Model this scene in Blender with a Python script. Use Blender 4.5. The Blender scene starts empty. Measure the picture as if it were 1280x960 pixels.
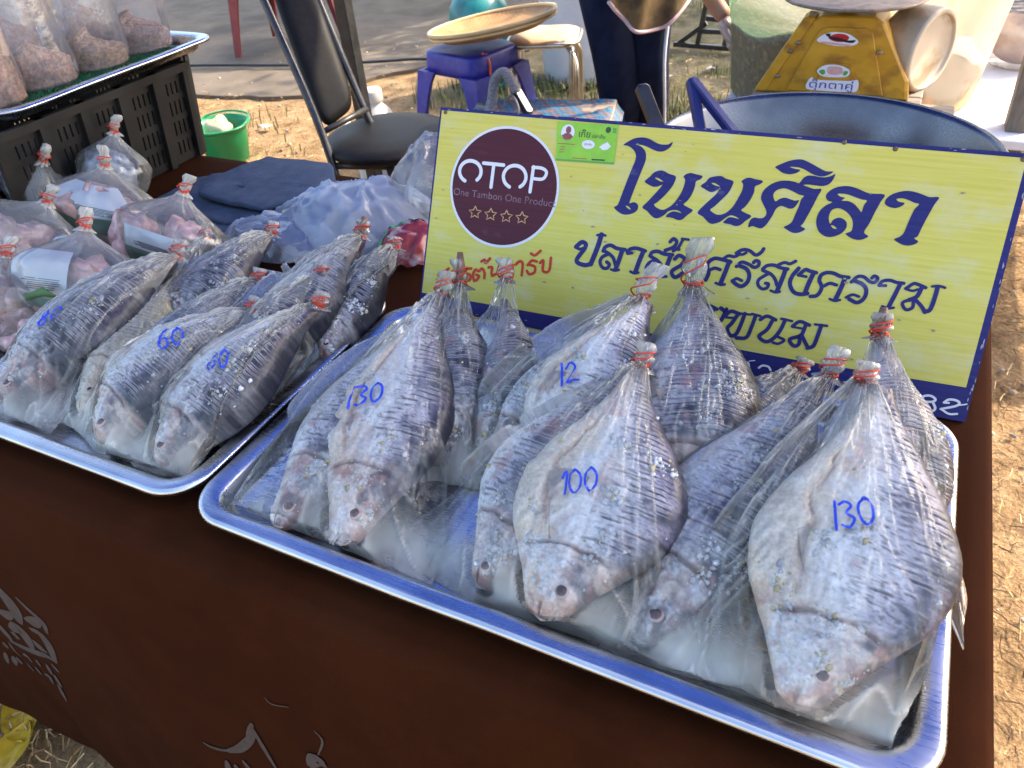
import bpy, math, random
import numpy as np
from mathutils import Vector, Matrix
from mathutils.geometry import tessellate_polygon

# ------------------------------------------------------------------ camera, sky, sun, exposure
SC = bpy.context.scene
COL = SC.collection
random.seed(7)
cam_d = bpy.data.cameras.new('camera'); cam_d.sensor_width = 36.0; cam_d.lens = 26.796
cam_d.clip_start = 0.02; cam_d.clip_end = 500
cam = bpy.data.objects.new('camera', cam_d); COL.objects.link(cam)
r_ = Vector((0.8997042, 0.43154269, -0.06559922)).normalized()
f_ = Vector((-0.37678885, 0.69193653, -0.61583602)).normalized()
u_ = r_.cross(f_).normalized()
CAM = Vector((0.5324, -0.2949, 1.2938))
cam.matrix_world = Matrix(((r_.x, u_.x, -f_.x, CAM.x), (r_.y, u_.y, -f_.y, CAM.y), (r_.z, u_.z, -f_.z, CAM.z), (0, 0, 0, 1)))
SC.camera = cam
cam_d.dof.use_dof = True; cam_d.dof.focus_distance = 0.85; cam_d.dof.aperture_fstop = 14.0

SUN = Vector((0.56, 0.62, 0.74)).normalized()
w = bpy.data.worlds.new('World'); SC.world = w; w.use_nodes = True
nt = w.node_tree; bg = nt.nodes['Background']
sky = nt.nodes.new('ShaderNodeTexSky'); sky.sky_type = 'NISHITA'; sky.sun_disc = False
sky.sun_elevation = math.asin(SUN.z); sky.sun_rotation = math.atan2(SUN.x, SUN.y)
sky.air_density = 1.0; sky.dust_density = 4.0; sky.ozone_density = 0.6
nt.links.new(sky.outputs[0], bg.inputs[0]); bg.inputs[1].default_value = 0.15
sl = bpy.data.lights.new('sun', 'SUN'); sl.energy = 2.0; sl.angle = math.radians(0.5); sl.color = (1.0, 0.87, 0.68)
so = bpy.data.objects.new('sun', sl); COL.objects.link(so)
so.rotation_euler = (-SUN).to_track_quat('-Z', 'Y').to_euler()
SC.view_settings.view_transform = 'Standard'; SC.view_settings.look = 'None'
SC.view_settings.exposure = 2.22; SC.view_settings.gamma = 1.0
SC.render.engine = 'CYCLES'
SC.cycles.transparent_max_bounces = 24; SC.cycles.max_bounces = 8
SC.cycles.caustics_reflective = False; SC.cycles.caustics_refractive = False

# ------------------------------------------------------------------ numpy noise
def _h(ix, iy, iz, seed):
    n = (ix.astype(np.int64)*374761393 + iy.astype(np.int64)*668265263 + iz.astype(np.int64)*2147483647 + seed*1274126177) & 0xffffffff
    n = ((n ^ (n >> 13))*1274126177) & 0xffffffff
    n = ((n ^ (n >> 16))*2246822519) & 0xffffffff
    return ((n ^ (n >> 15)) & 0xffffff)/float(0xffffff)
def noise(x, y, z=0.0, seed=0):
    x, y, z = np.broadcast_arrays(np.asarray(x, float), np.asarray(y, float), np.asarray(z, float))
    ix, iy, iz = np.floor(x), np.floor(y), np.floor(z)
    fx, fy, fz = x-ix, y-iy, z-iz
    fx = fx*fx*(3-2*fx); fy = fy*fy*(3-2*fy); fz = fz*fz*(3-2*fz)
    r = 0
    for a in (0, 1):
        for b in (0, 1):
            for c in (0, 1):
                r = r + _h(ix+a, iy+b, iz+c, seed)*(fx if a else 1-fx)*(fy if b else 1-fy)*(fz if c else 1-fz)
    return r*2-1
def fbm(x, y, z=0.0, seed=0, o=4):
    r, a, t = 0, 1.0, 0
    for k in range(o):
        r = r + a*noise(np.asarray(x)*2**k+17*k, np.asarray(y)*2**k-9*k, np.asarray(z)*2**k, seed+k); t += a; a *= .5
    return r/t
def sst(a, b, x):
    t = np.clip((x-a)/(b-a), 0, 1); return t*t*(3-2*t)

# ------------------------------------------------------------------ object helpers
def obj(name, V, F, mat=None, parent=None, smooth=True, kind=None, attrs=None, uv=None):
    me = bpy.data.meshes.new(name)
    V = np.asarray(V, float)
    if isinstance(F, np.ndarray): F = F.tolist()
    me.from_pydata(V.tolist(), [], F)
    if smooth:
        me.polygons.foreach_set('use_smooth', np.ones(len(me.polygons), bool))
    for k, a in (attrs or {}).items():
        a = np.asarray(a, float)
        if a.ndim == 2:
            at = me.attributes.new(k, 'FLOAT_COLOR', 'POINT')
            c = np.ones((len(V), 4)); c[:, :3] = a; at.data.foreach_set('color', c.ravel())
        else:
            at = me.attributes.new(k, 'FLOAT', 'POINT'); at.data.foreach_set('value', a.ravel())
    me.update()
    o = bpy.data.objects.new(name, me); COL.objects.link(o)
    if mat: me.materials.append(mat)
    if parent: o.parent = parent
    if kind: o['kind'] = kind
    return o
def tag(o, label, cat, group=None):
    o['label'] = label; o['category'] = cat
    if group: o['group'] = group
    return o
def thing(name, label, cat, loc=(0, 0, 0), group=None, mw=None):
    o = bpy.data.objects.new(name, None); COL.objects.link(o); o.empty_display_size = .05
    if mw is not None: o.matrix_world = mw
    else: o.location = loc
    return tag(o, label, cat, group)
def copy_tree(o, parent=None):
    c = o.copy(); COL.objects.link(c)
    if parent: c.parent = parent
    for ch in list(o.children): copy_tree(ch, c)
    return c
def gridF(nu, nv, closed=False):
    """quads of a grid stored row by row (nv rows of nu)"""
    u = np.arange(nu if closed else nu-1); v = np.arange(nv-1)
    uu, vv = np.meshgrid(u, v); uu = uu.ravel(); vv = vv.ravel(); u2 = (uu+1) % nu
    return np.stack([vv*nu+uu, vv*nu+u2, (vv+1)*nu+u2, (vv+1)*nu+uu], 1)
class MB:
    def __init__(s): s.v = []; s.f = []
    def add(s, V, F):
        n = len(s.v); s.v += [tuple(p) for p in np.asarray(V, float)]; s.f += [tuple(int(i)+n for i in f) for f in (F.tolist() if isinstance(F, np.ndarray) else F)]; return s
    def box(s, c, d, M=None, b=0.0):
        hx, hy, hz = d[0]/2, d[1]/2, d[2]/2
        if b <= 0:
            P = [(x*hx, y*hy, z*hz) for z in (-1, 1) for y in (-1, 1) for x in (-1, 1)]
            F = [(0, 2, 3, 1), (4, 5, 7, 6), (0, 1, 5, 4), (2, 6, 7, 3), (0, 4, 6, 2), (1, 3, 7, 5)]
        else:
            P = []; F = []
            def ring(ix, iy, z):
                k = len(P)
                for (sx, sy) in ((-1, -1), (1, -1), (1, 1), (-1, 1)):
                    for (ax, ay) in (((0, 1), (1, 0)) if sx*sy > 0 else ((1, 0), (0, 1))):
                        P.append((sx*(hx-ix-(b if ax else 0)), sy*(hy-iy-(b if ay else 0)), z))
                return k
            ks = [ring(b*.7, b*.7, -hz), ring(0, 0, -hz+b*.7), ring(0, 0, hz-b*.7), ring(b*.7, b*.7, hz)]
            for a, c2 in zip(ks, ks[1:]):
                for i in range(8): F.append((a+i, a+(i+1) % 8, c2+(i+1) % 8, c2+i))
            F.append(tuple(ks[0]+i for i in range(7, -1, -1))); F.append(tuple(ks[3]+i for i in range(8)))
        P = [Vector(p)+Vector(c) if M is None else M @ (Vector(p)+Vector(c)) for p in P]
        return s.add(P, F)
    def bar(s, a, b, wd, th, up=(0, 0, 1), bev=0):
        a, b = Vector(a), Vector(b); d = (b-a); L = d.length; d.normalize(); upv = Vector(up)
        x = d.cross(upv)
        if x.length < 1e-4: x = d.cross(Vector((1, 0, 0)))
        x.normalize(); z = x.cross(d)
        M = Matrix(((x.x, d.x, z.x, (a.x+b.x)/2), (x.y, d.y, z.y, (a.y+b.y)/2), (x.z, d.z, z.z, (a.z+b.z)/2), (0, 0, 0, 1)))
        return s.box((0, 0, 0), (wd, L, th), M, bev)
    def tube(s, pts, rad, seg=8, cap=True, closed=False):
        P = [Vector(p) for p in pts]; n = len(P)
        R = rad if hasattr(rad, '__len__') else [rad]*n
        prev = None; V = []
        for i, p in enumerate(P):
            t = (P[(i+1) % n]-P[i-1]) if closed else (P[min(i+1, n-1)]-P[max(i-1, 0)])
            if t.length < 1e-9: t = Vector((0, 0, 1))
            t.normalize()
            if prev is None:
                a = t.cross(Vector((0, 0, 1)))
                if a.length < .1: a = t.cross(Vector((1, 0, 0)))
            else:
                a = prev-t*prev.dot(t)
            a.normalize(); prev = a; b = t.cross(a)
            for k in range(seg):
                an = 2*math.pi*k/seg; V.append(p+(a*math.cos(an)+b*math.sin(an))*R[i])
        F = gridF(seg, n, True).tolist()
        if closed:
            F += [((n-1)*seg+k, (n-1)*seg+(k+1) % seg, (k+1) % seg, k) for k in range(seg)]
        elif cap:
            F += [tuple(range(seg-1, -1, -1)), tuple((n-1)*seg+k for k in range(seg))]
        return s.add(V, F)
    def lathe(s, prof, seg=32, c=(0, 0, 0), sx=1, sy=1):
        V = [(c[0]+r*sx*math.cos(2*math.pi*k/seg), c[1]+r*sy*math.sin(2*math.pi*k/seg), c[2]+z) for r, z in prof for k in range(seg)]
        return s.add(V, gridF(seg, len(prof), True))
    def ball(s, c, r, n=(10, 7), M=None):
        rx, ry, rz = r if hasattr(r, '__len__') else (r, r, r)
        V = []
        for j in range(n[1]+1):
            ph = math.pi*j/n[1]
            for k in range(n[0]):
                a = 2*math.pi*k/n[0]
                q = Vector((rx*math.sin(ph)*math.cos(a), ry*math.sin(ph)*math.sin(a), -rz*math.cos(ph)))
                V.append(Vector(c)+(M @ q if M else q))
        return s.add(V, gridF(n[0], n[1]+1, True))
    def build(s, name, mat, parent=None, smooth=True, kind=None):
        return obj(name, s.v, s.f, mat, parent, smooth, kind)
def catmull(P, n=6, closed=False):
    P = np.asarray(P, float); m = len(P)
    if m < 3: return np.array([P[0]+(P[-1]-P[0])*t for t in np.linspace(0, 1, n+1)])
    out = []
    for i in range(m if closed else m-1):
        p1, p2 = P[i], P[(i+1) % m]
        p0 = P[i-1] if (closed or i > 0) else 2*p1-p2
        p3 = P[(i+2) % m] if (closed or i+2 < m) else 2*p2-p1
        for t in np.linspace(0, 1, n, endpoint=False):
            out.append(.5*((2*p1)+(p2-p0)*t+(2*p0-5*p1+4*p2-p3)*t*t+(3*p1-p0-3*p2+p3)*t**3))
    if not closed: out.append(P[-1])
    return np.array(out)
def ribbon(P, wd, n=5, taper=0):
    """2-D stroke of width wd as a triangle mesh with round ends"""
    C = catmull(P, n); T = np.gradient(C, axis=0); T /= np.maximum(np.linalg.norm(T, axis=1), 1e-9)[:, None]
    N = np.stack([-T[:, 1], T[:, 0]], 1); k = len(C)
    W = np.full(k, wd/2.0)
    if taper: W *= 1-taper*np.abs(np.linspace(-1, 1, k))**2
    L = C+N*W[:, None]; R = C-N*W[:, None]
    V = np.concatenate([L, R]); F = [(i, k+i, k+i+1, i+1) for i in range(k-1)]
    for e, sgn in ((0, -1), (k-1, 1)):
        base = len(V); A = []
        for j in range(7):
            a = -math.pi/2+math.pi*j/6
            A.append(C[e]+W[e]*(sgn*T[e]*math.cos(a)+N[e]*math.sin(a)))
        V = np.concatenate([V, A]); F.append(tuple(base+j for j in range(7)))
    return V, F

# ------------------------------------------------------------------ materials
def nmat(name):
    m = bpy.data.materials.new(name); m.use_nodes = True
    n = m.node_tree.nodes; n.clear(); out = n.new('ShaderNodeOutputMaterial')
    return m, n, m.node_tree.links, out
def pm(name, c1, c2=None, scale=20, rough=.5, metal=0, bump=0, bscale=None, rvar=0, stretch=None, detail=4, coat=0, spec=.5, contrast=(.35, .65), sub=0, c3=None, s3=None, trans=0):
    """principled with two noise-mixed colours, rough variation, bump"""
    m, n, l, out = nmat(name)
    b = n.new('ShaderNodeBsdfPrincipled'); l.new(b.outputs[0], out.inputs[0])
    b.inputs['Roughness'].default_value = rough; b.inputs['Metallic'].default_value = metal
    b.inputs['Specular IOR Level'].default_value = spec; b.inputs['Coat Weight'].default_value = coat
    tc = n.new('ShaderNodeTexCoord'); mp = n.new('ShaderNodeMapping'); l.new(tc.outputs['Object'], mp.inputs[0])
    if stretch: mp.inputs['Scale'].default_value = stretch
    nz = n.new('ShaderNodeTexNoise'); nz.inputs['Scale'].default_value = scale; nz.inputs['Detail'].default_value = detail; nz.inputs['Roughness'].default_value = .62
    l.new(mp.outputs[0], nz.inputs['Vector'])
    rp = n.new('ShaderNodeValToRGB'); l.new(nz.outputs['Fac'], rp.inputs[0])
    rp.color_ramp.elements[0].position = contrast[0]; rp.color_ramp.elements[1].position = contrast[1]
    rp.color_ramp.elements[0].color = (*c1, 1); rp.color_ramp.elements[1].color = (*(c2 or c1), 1)
    colour = rp.outputs[0]
    if c3:
        n3 = n.new('ShaderNodeTexNoise'); n3.inputs['Scale'].default_value = s3 or scale*.2; n3.inputs['Detail'].default_value = 5
        l.new(tc.outputs['Object'], n3.inputs['Vector'])
        r3 = n.new('ShaderNodeMapRange'); r3.inputs[1].default_value = .52; r3.inputs[2].default_value = .68; l.new(n3.outputs['Fac'], r3.inputs[0])
        mx = n.new('ShaderNodeMixRGB'); l.new(r3.outputs[0], mx.inputs[0]); l.new(colour, mx.inputs[1]); mx.inputs[2].default_value = (*c3, 1); colour = mx.outputs[0]
    l.new(colour, b.inputs['Base Color'])
    if rvar:
        mr = n.new('ShaderNodeMapRange'); l.new(nz.outputs['Fac'], mr.inputs[0]); mr.inputs[3].default_value = max(rough-rvar, .02); mr.inputs[4].default_value = rough+rvar; l.new(mr.outputs[0], b.inputs['Roughness'])
    if bump:
        n2 = n.new('ShaderNodeTexNoise'); n2.inputs['Scale'].default_value = bscale or scale*2; n2.inputs['Detail'].default_value = 6; l.new(mp.outputs[0], n2.inputs['Vector'])
        bp = n.new('ShaderNodeBump'); bp.inputs['Strength'].default_value = bump; bp.inputs['Distance'].default_value = .004; l.new(n2.outputs['Fac'], bp.inputs['Height']); l.new(bp.outputs[0], b.inputs['Normal'])
    if trans:
        tr = n.new('ShaderNodeBsdfTranslucent'); l.new(colour, tr.inputs[0]); mxs = n.new('ShaderNodeMixShader'); mxs.inputs[0].default_value = trans
        l.new(b.outputs[0], mxs.inputs[1]); l.new(tr.outputs[0], mxs.inputs[2]); l.new(mxs.outputs[0], out.inputs[0])
    if sub: b.inputs['Subsurface Weight'].default_value = sub; b.inputs['Subsurface Radius'].default_value = (.01, .006, .004)
    return m
def film_mat(name, tint=(.985, .99, .995), haze_c=(.88, .85, .75), haze=.05, gl=.10, bump=.25, bs=90, milky=0, rough=.10):
    """thin clear plastic: see-through with a sheen that grows at grazing angles, a little milky where attribute 'haze' says so"""
    m, n, l, out = nmat(name)
    tc = n.new('ShaderNodeTexCoord')
    nz = n.new('ShaderNodeTexNoise'); nz.inputs['Scale'].default_value = bs; nz.inputs['Detail'].default_value = 3; l.new(tc.outputs['Object'], nz.inputs['Vector'])
    nz2 = n.new('ShaderNodeTexNoise'); nz2.inputs['Scale'].default_value = bs*.3; nz2.inputs['Detail'].default_value = 5; nz2.inputs['Distortion'].default_value = 1.5; l.new(tc.outputs['Object'], nz2.inputs['Vector'])
    ad = n.new('ShaderNodeMath'); ad.operation = 'ADD'; l.new(nz.outputs['Fac'], ad.inputs[0]); l.new(nz2.outputs['Fac'], ad.inputs[1])
    bp = n.new('ShaderNodeBump'); bp.inputs['Strength'].default_value = bump; bp.inputs['Distance'].default_value = .004; l.new(ad.outputs[0], bp.inputs['Height'])
    tr = n.new('ShaderNodeBsdfTransparent'); tr.inputs[0].default_value = (*tint, 1)
    g = n.new('ShaderNodeBsdfGlossy'); g.inputs['Roughness'].default_value = rough; l.new(bp.outputs[0], g.inputs['Normal'])
    fr = n.new('ShaderNodeFresnel'); fr.inputs[0].default_value = 1.5
    ma = n.new('ShaderNodeMath'); ma.operation = 'MULTIPLY_ADD'; l.new(fr.outputs[0], ma.inputs[0]); ma.inputs[1].default_value = .75; ma.inputs[2].default_value = gl-.05; ma.use_clamp = True
    m1 = n.new('ShaderNodeMixShader'); l.new(ma.outputs[0], m1.inputs[0]); l.new(tr.outputs[0], m1.inputs[1]); l.new(g.outputs[0], m1.inputs[2])
    df = n.new('ShaderNodeBsdfDiffuse'); df.inputs[0].default_value = (*haze_c, 1)
    tl = n.new('ShaderNodeBsdfTranslucent'); tl.inputs[0].default_value = (*haze_c, 1)
    m2 = n.new('ShaderNodeMixShader'); m2.inputs[0].default_value = .4; l.new(df.outputs[0], m2.inputs[1]); l.new(tl.outputs[0], m2.inputs[2])
    at = n.new('ShaderNodeAttribute'); at.attribute_name = 'haze'
    a2 = n.new('ShaderNodeMath'); a2.operation = 'ADD'; l.new(at.outputs['Fac'], a2.inputs[0]); a2.inputs[1].default_value = haze; a2.use_clamp = True
    m3 = n.new('ShaderNodeMixShader'); l.new(a2.outputs[0], m3.inputs[0]); l.new(m1.outputs[0], m3.inputs[1]); l.new(m2.outputs[0], m3.inputs[2])
    l.new(m3.outputs[0], out.inputs[0])
    return m
def attr_mat(name, attr='tint', rough=.45, nscale=400, namt=.35, bump=.3, spec=.5, sub=0, metal=0, coat=0):
    m, n, l, out = nmat(name)
    b = n.new('ShaderNodeBsdfPrincipled'); l.new(b.outputs[0], out.inputs[0]); b.inputs['Roughness'].default_value = rough; b.inputs['Specular IOR Level'].default_value = spec; b.inputs['Metallic'].default_value = metal
    b.inputs['Coat Weight'].default_value = coat
    at = n.new('ShaderNodeAttribute'); at.attribute_name = attr
    tc = n.new('ShaderNodeTexCoord'); nz = n.new('ShaderNodeTexNoise'); nz.inputs['Scale'].default_value = nscale; nz.inputs['Detail'].default_value = 5; l.new(tc.outputs['Object'], nz.inputs['Vector'])
    mr = n.new('ShaderNodeMapRange'); mr.inputs[1].default_value = .3; mr.inputs[2].default_value = .7; mr.inputs[3].default_value = 1-namt; mr.inputs[4].default_value = 1+namt*.6; l.new(nz.outputs['Fac'], mr.inputs[0])
    mx = n.new('ShaderNodeVectorMath'); mx.operation = 'MULTIPLY'; l.new(at.outputs['Color'], mx.inputs[0]); l.new(mr.outputs[0], mx.inputs[1]); l.new(mx.outputs[0], b.inputs['Base Color'])
    bp = n.new('ShaderNodeBump'); bp.inputs['Strength'].default_value = bump; bp.inputs['Distance'].default_value = .002; l.new(nz.outputs['Fac'], bp.inputs['Height']); l.new(bp.outputs[0], b.inputs['Normal'])
    if sub: b.inputs['Subsurface Weight'].default_value = sub; b.inputs['Subsurface Radius'].default_value = (.012, .006, .004); b.inputs['Subsurface Scale'].default_value = .5
    return m
def text_mesh(name, body, size, M, mat, parent, align='LEFT', shear=0, extr=0):
    c = bpy.data.curves.new(name, 'FONT'); c.body = body; c.size = size; c.align_x = align; c.shear = shear; c.resolution_u = 3; c.extrude = extr
    t = bpy.data.objects.new(name, c); COL.objects.link(t)
    dg = bpy.context.evaluated_depsgraph_get(); me = bpy.data.meshes.new_from_object(t.evaluated_get(dg))
    bpy.data.objects.remove(t); bpy.data.curves.remove(c)
    me.transform(M); me.name = name; me.materials.clear(); me.materials.append(mat)
    o = bpy.data.objects.new(name, me); COL.objects.link(o); o.parent = parent
    return o

OUTLINES=[[[[241.0,242.0],[246.8,246.7],[253.2,250.3],[261.7,252.1],[269.4,251.3],[276.9,248.3],[282.9,246.4],[289.3,246.4],[293.1,247.3],[297.0,249.8],[295.9,245.3],[292.9,241.8],[287.7,238.9],[282.0,238.4],[276.0,239.8],[269.8,242.0],[263.8,243.5],[257.9,243.7],[263.5,241.2],[267.8,236.9],[269.5,231.5],[269.4,225.4],[267.2,216.2],[264.4,204.8],[261.3,191.5],[258.7,178.7],[262.7,179.9],[266.9,179.4],[269.6,176.5],[269.4,171.9],[265.9,168.1],[259.2,165.3],[253.2,164.9],[246.8,167.4],[241.5,171.6],[245.5,175.3],[248.3,187.2],[251.8,202.3],[255.3,216.8],[257.8,226.5],[257.5,232.1],[254.6,236.8],[249.6,240.3],[245.2,241.6]],[[254.9,174.8],[258.2,174.6],[261.9,171.6],[258.7,171.8]]],[[[272.5,204.2],[277.6,210.0],[281.9,215.4],[287.9,218.0],[292.5,217.8],[298.7,215.4],[306.8,213.3],[306.5,206.8],[303.7,199.9],[298.2,191.5],[291.5,183.5],[287.5,179.7],[292.8,176.3],[298.2,175.3],[303.0,177.5],[308.0,181.7],[312.5,188.6],[316.2,196.8],[317.9,204.7],[317.9,210.7],[315.5,213.8],[318.3,217.0],[323.0,218.6],[328.8,217.8],[336.2,216.6],[334.7,213.0],[330.2,210.1],[330.0,204.9],[328.2,195.9],[324.5,188.3],[320.8,183.8],[326.3,181.3],[332.3,178.4],[326.8,172.4],[322.5,167.5],[317.7,166.0],[310.5,167.7],[303.5,168.0],[305.2,171.6],[309.3,174.6],[313.8,175.2],[320.2,174.1],[315.8,176.4],[310.1,176.3],[304.8,174.0],[300.9,169.4],[295.7,165.9],[291.2,165.1],[286.1,167.6],[280.6,172.1],[274.7,175.4],[280.0,182.8],[286.6,191.9],[291.2,198.6],[293.4,202.7],[288.6,200.3],[283.5,199.4],[278.0,201.1]],[[283.5,209.5],[288.2,209.2],[294.0,206.1],[288.7,206.7]]],[[[336.3,205.7],[341.2,210.9],[343.7,215.0],[347.8,217.0],[356.3,218.6],[362.1,216.3],[370.3,214.4],[370.0,209.0],[367.1,201.2],[361.0,192.9],[354.7,185.1],[351.0,181.4],[356.0,178.1],[360.6,177.0],[365.9,178.4],[370.7,182.0],[375.0,187.9],[378.7,197.0],[381.4,205.9],[381.2,212.3],[378.9,215.1],[382.2,218.3],[386.7,219.8],[392.8,218.9],[401.2,217.8],[398.9,214.2],[394.1,211.0],[394.3,205.2],[391.7,196.3],[387.8,188.9],[384.3,184.7],[390.1,182.1],[396.2,179.6],[390.7,173.5],[386.2,168.6],[381.1,167.1],[375.4,168.3],[367.8,169.1],[369.7,172.6],[372.9,175.7],[377.2,176.0],[383.9,175.1],[379.1,177.5],[373.6,177.8],[368.8,174.1],[364.2,169.7],[359.1,167.2],[354.8,166.4],[350.0,168.6],[344.7,172.9],[337.9,176.5],[342.7,184.3],[349.0,192.1],[354.4,198.7],[356.7,204.4],[351.8,201.1],[347.5,200.4],[341.5,202.8]],[[347.4,209.9],[351.2,210.3],[357.5,207.2],[351.6,208.0]]],[[[395.0,167.5],[395.7,175.2],[399.4,178.6],[404.7,178.4],[408.8,179.4],[411.1,182.9],[410.5,187.2],[406.8,192.6],[403.1,198.1],[402.5,203.9],[405.0,210.0],[411.2,216.0],[418.8,219.6],[426.9,220.7],[434.1,220.1],[438.4,219.3],[441.4,224.8],[445.8,227.9],[451.8,228.1],[457.9,227.5],[463.8,228.1],[468.4,229.8],[471.9,232.0],[471.0,226.8],[468.9,222.4],[465.5,219.8],[460.8,218.5],[453.7,218.6],[447.6,218.7],[442.8,217.7],[448.2,216.2],[454.5,214.9],[461.6,215.5],[459.1,206.9],[456.2,196.1],[453.1,186.3],[450.5,178.6],[448.7,175.2],[453.5,173.1],[450.3,169.6],[445.5,167.6],[440.3,167.8],[434.7,170.3],[431.7,172.3],[435.8,175.2],[439.1,179.3],[440.7,187.0],[442.6,195.6],[443.6,203.1],[445.8,206.7],[440.7,207.5],[433.0,210.4],[426.4,212.3],[421.4,211.8],[416.7,209.2],[414.5,205.2],[415.6,201.1],[418.3,198.0],[422.4,201.3],[427.2,202.9],[432.6,201.9],[437.9,200.9],[441.6,201.8],[439.9,196.4],[437.4,192.9],[433.5,192.0],[429.2,193.1],[424.4,193.8],[420.3,190.4],[418.0,183.2],[414.8,175.3],[411.6,170.1],[408.3,167.8],[403.4,168.5],[399.0,169.3]]],[[[411.1,233.5],[417.4,237.6],[424.9,241.4],[433.6,243.5],[439.8,242.8],[447.5,239.9],[456.2,236.1],[462.6,233.9],[469.3,234.3],[466.2,230.9],[461.7,228.7],[456.8,228.2],[450.6,229.4],[443.9,232.3],[438.5,234.4],[432.2,235.3],[425.6,234.9],[431.5,233.4],[436.7,232.9],[434.3,229.8],[429.6,227.8],[424.5,227.3],[419.2,228.3],[414.5,231.0]]],[[[467.4,207.8],[468.0,212.0],[472.1,216.6],[478.3,219.8],[486.9,221.2],[494.9,220.0],[502.2,217.7],[509.3,216.0],[522.7,216.4],[520.4,208.6],[517.1,197.0],[514.5,186.4],[511.2,176.7],[516.0,173.4],[513.0,170.2],[507.6,168.2],[500.5,169.1],[494.0,173.0],[498.2,175.6],[499.4,179.4],[498.6,185.5],[495.0,191.3],[489.2,195.8],[483.8,197.8],[479.9,197.6],[475.9,195.3],[474.3,189.9],[475.1,184.8],[477.1,181.3],[479.3,185.8],[483.8,188.4],[488.3,187.9],[492.4,184.8],[493.5,179.7],[491.1,174.2],[485.6,169.8],[479.0,167.6],[472.8,168.5],[466.9,172.7],[463.6,179.2],[462.7,186.4],[464.7,194.0],[469.5,199.8],[474.8,203.5],[470.6,204.2]],[[478.0,212.1],[481.7,213.0],[488.6,212.7],[496.9,210.5],[503.0,209.2],[507.4,208.6],[505.5,203.8],[504.6,196.6],[501.6,199.3],[496.3,203.8],[490.0,206.2],[483.2,205.9],[486.0,209.0],[481.4,209.9]],[[478.1,179.7],[481.1,179.7],[484.6,177.0],[481.1,176.9]]],[[[524.4,208.5],[525.2,212.6],[529.0,217.1],[534.9,220.2],[541.9,222.2],[549.4,222.0],[557.2,220.2],[563.9,218.4],[572.4,219.1],[569.9,212.1],[567.3,202.9],[564.8,193.6],[562.9,185.3],[561.5,179.0],[558.8,176.5],[563.0,174.0],[560.5,170.8],[555.3,168.6],[549.6,168.8],[544.5,170.7],[540.7,173.3],[545.2,176.4],[548.1,180.4],[549.4,187.6],[551.1,197.0],[553.0,205.2],[556.1,210.4],[551.7,211.3],[545.7,213.4],[539.9,214.5],[534.5,213.2],[536.9,210.9],[542.7,210.1],[540.6,206.8],[535.5,204.2],[529.8,204.6],[526.1,206.2]]]]
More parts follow.
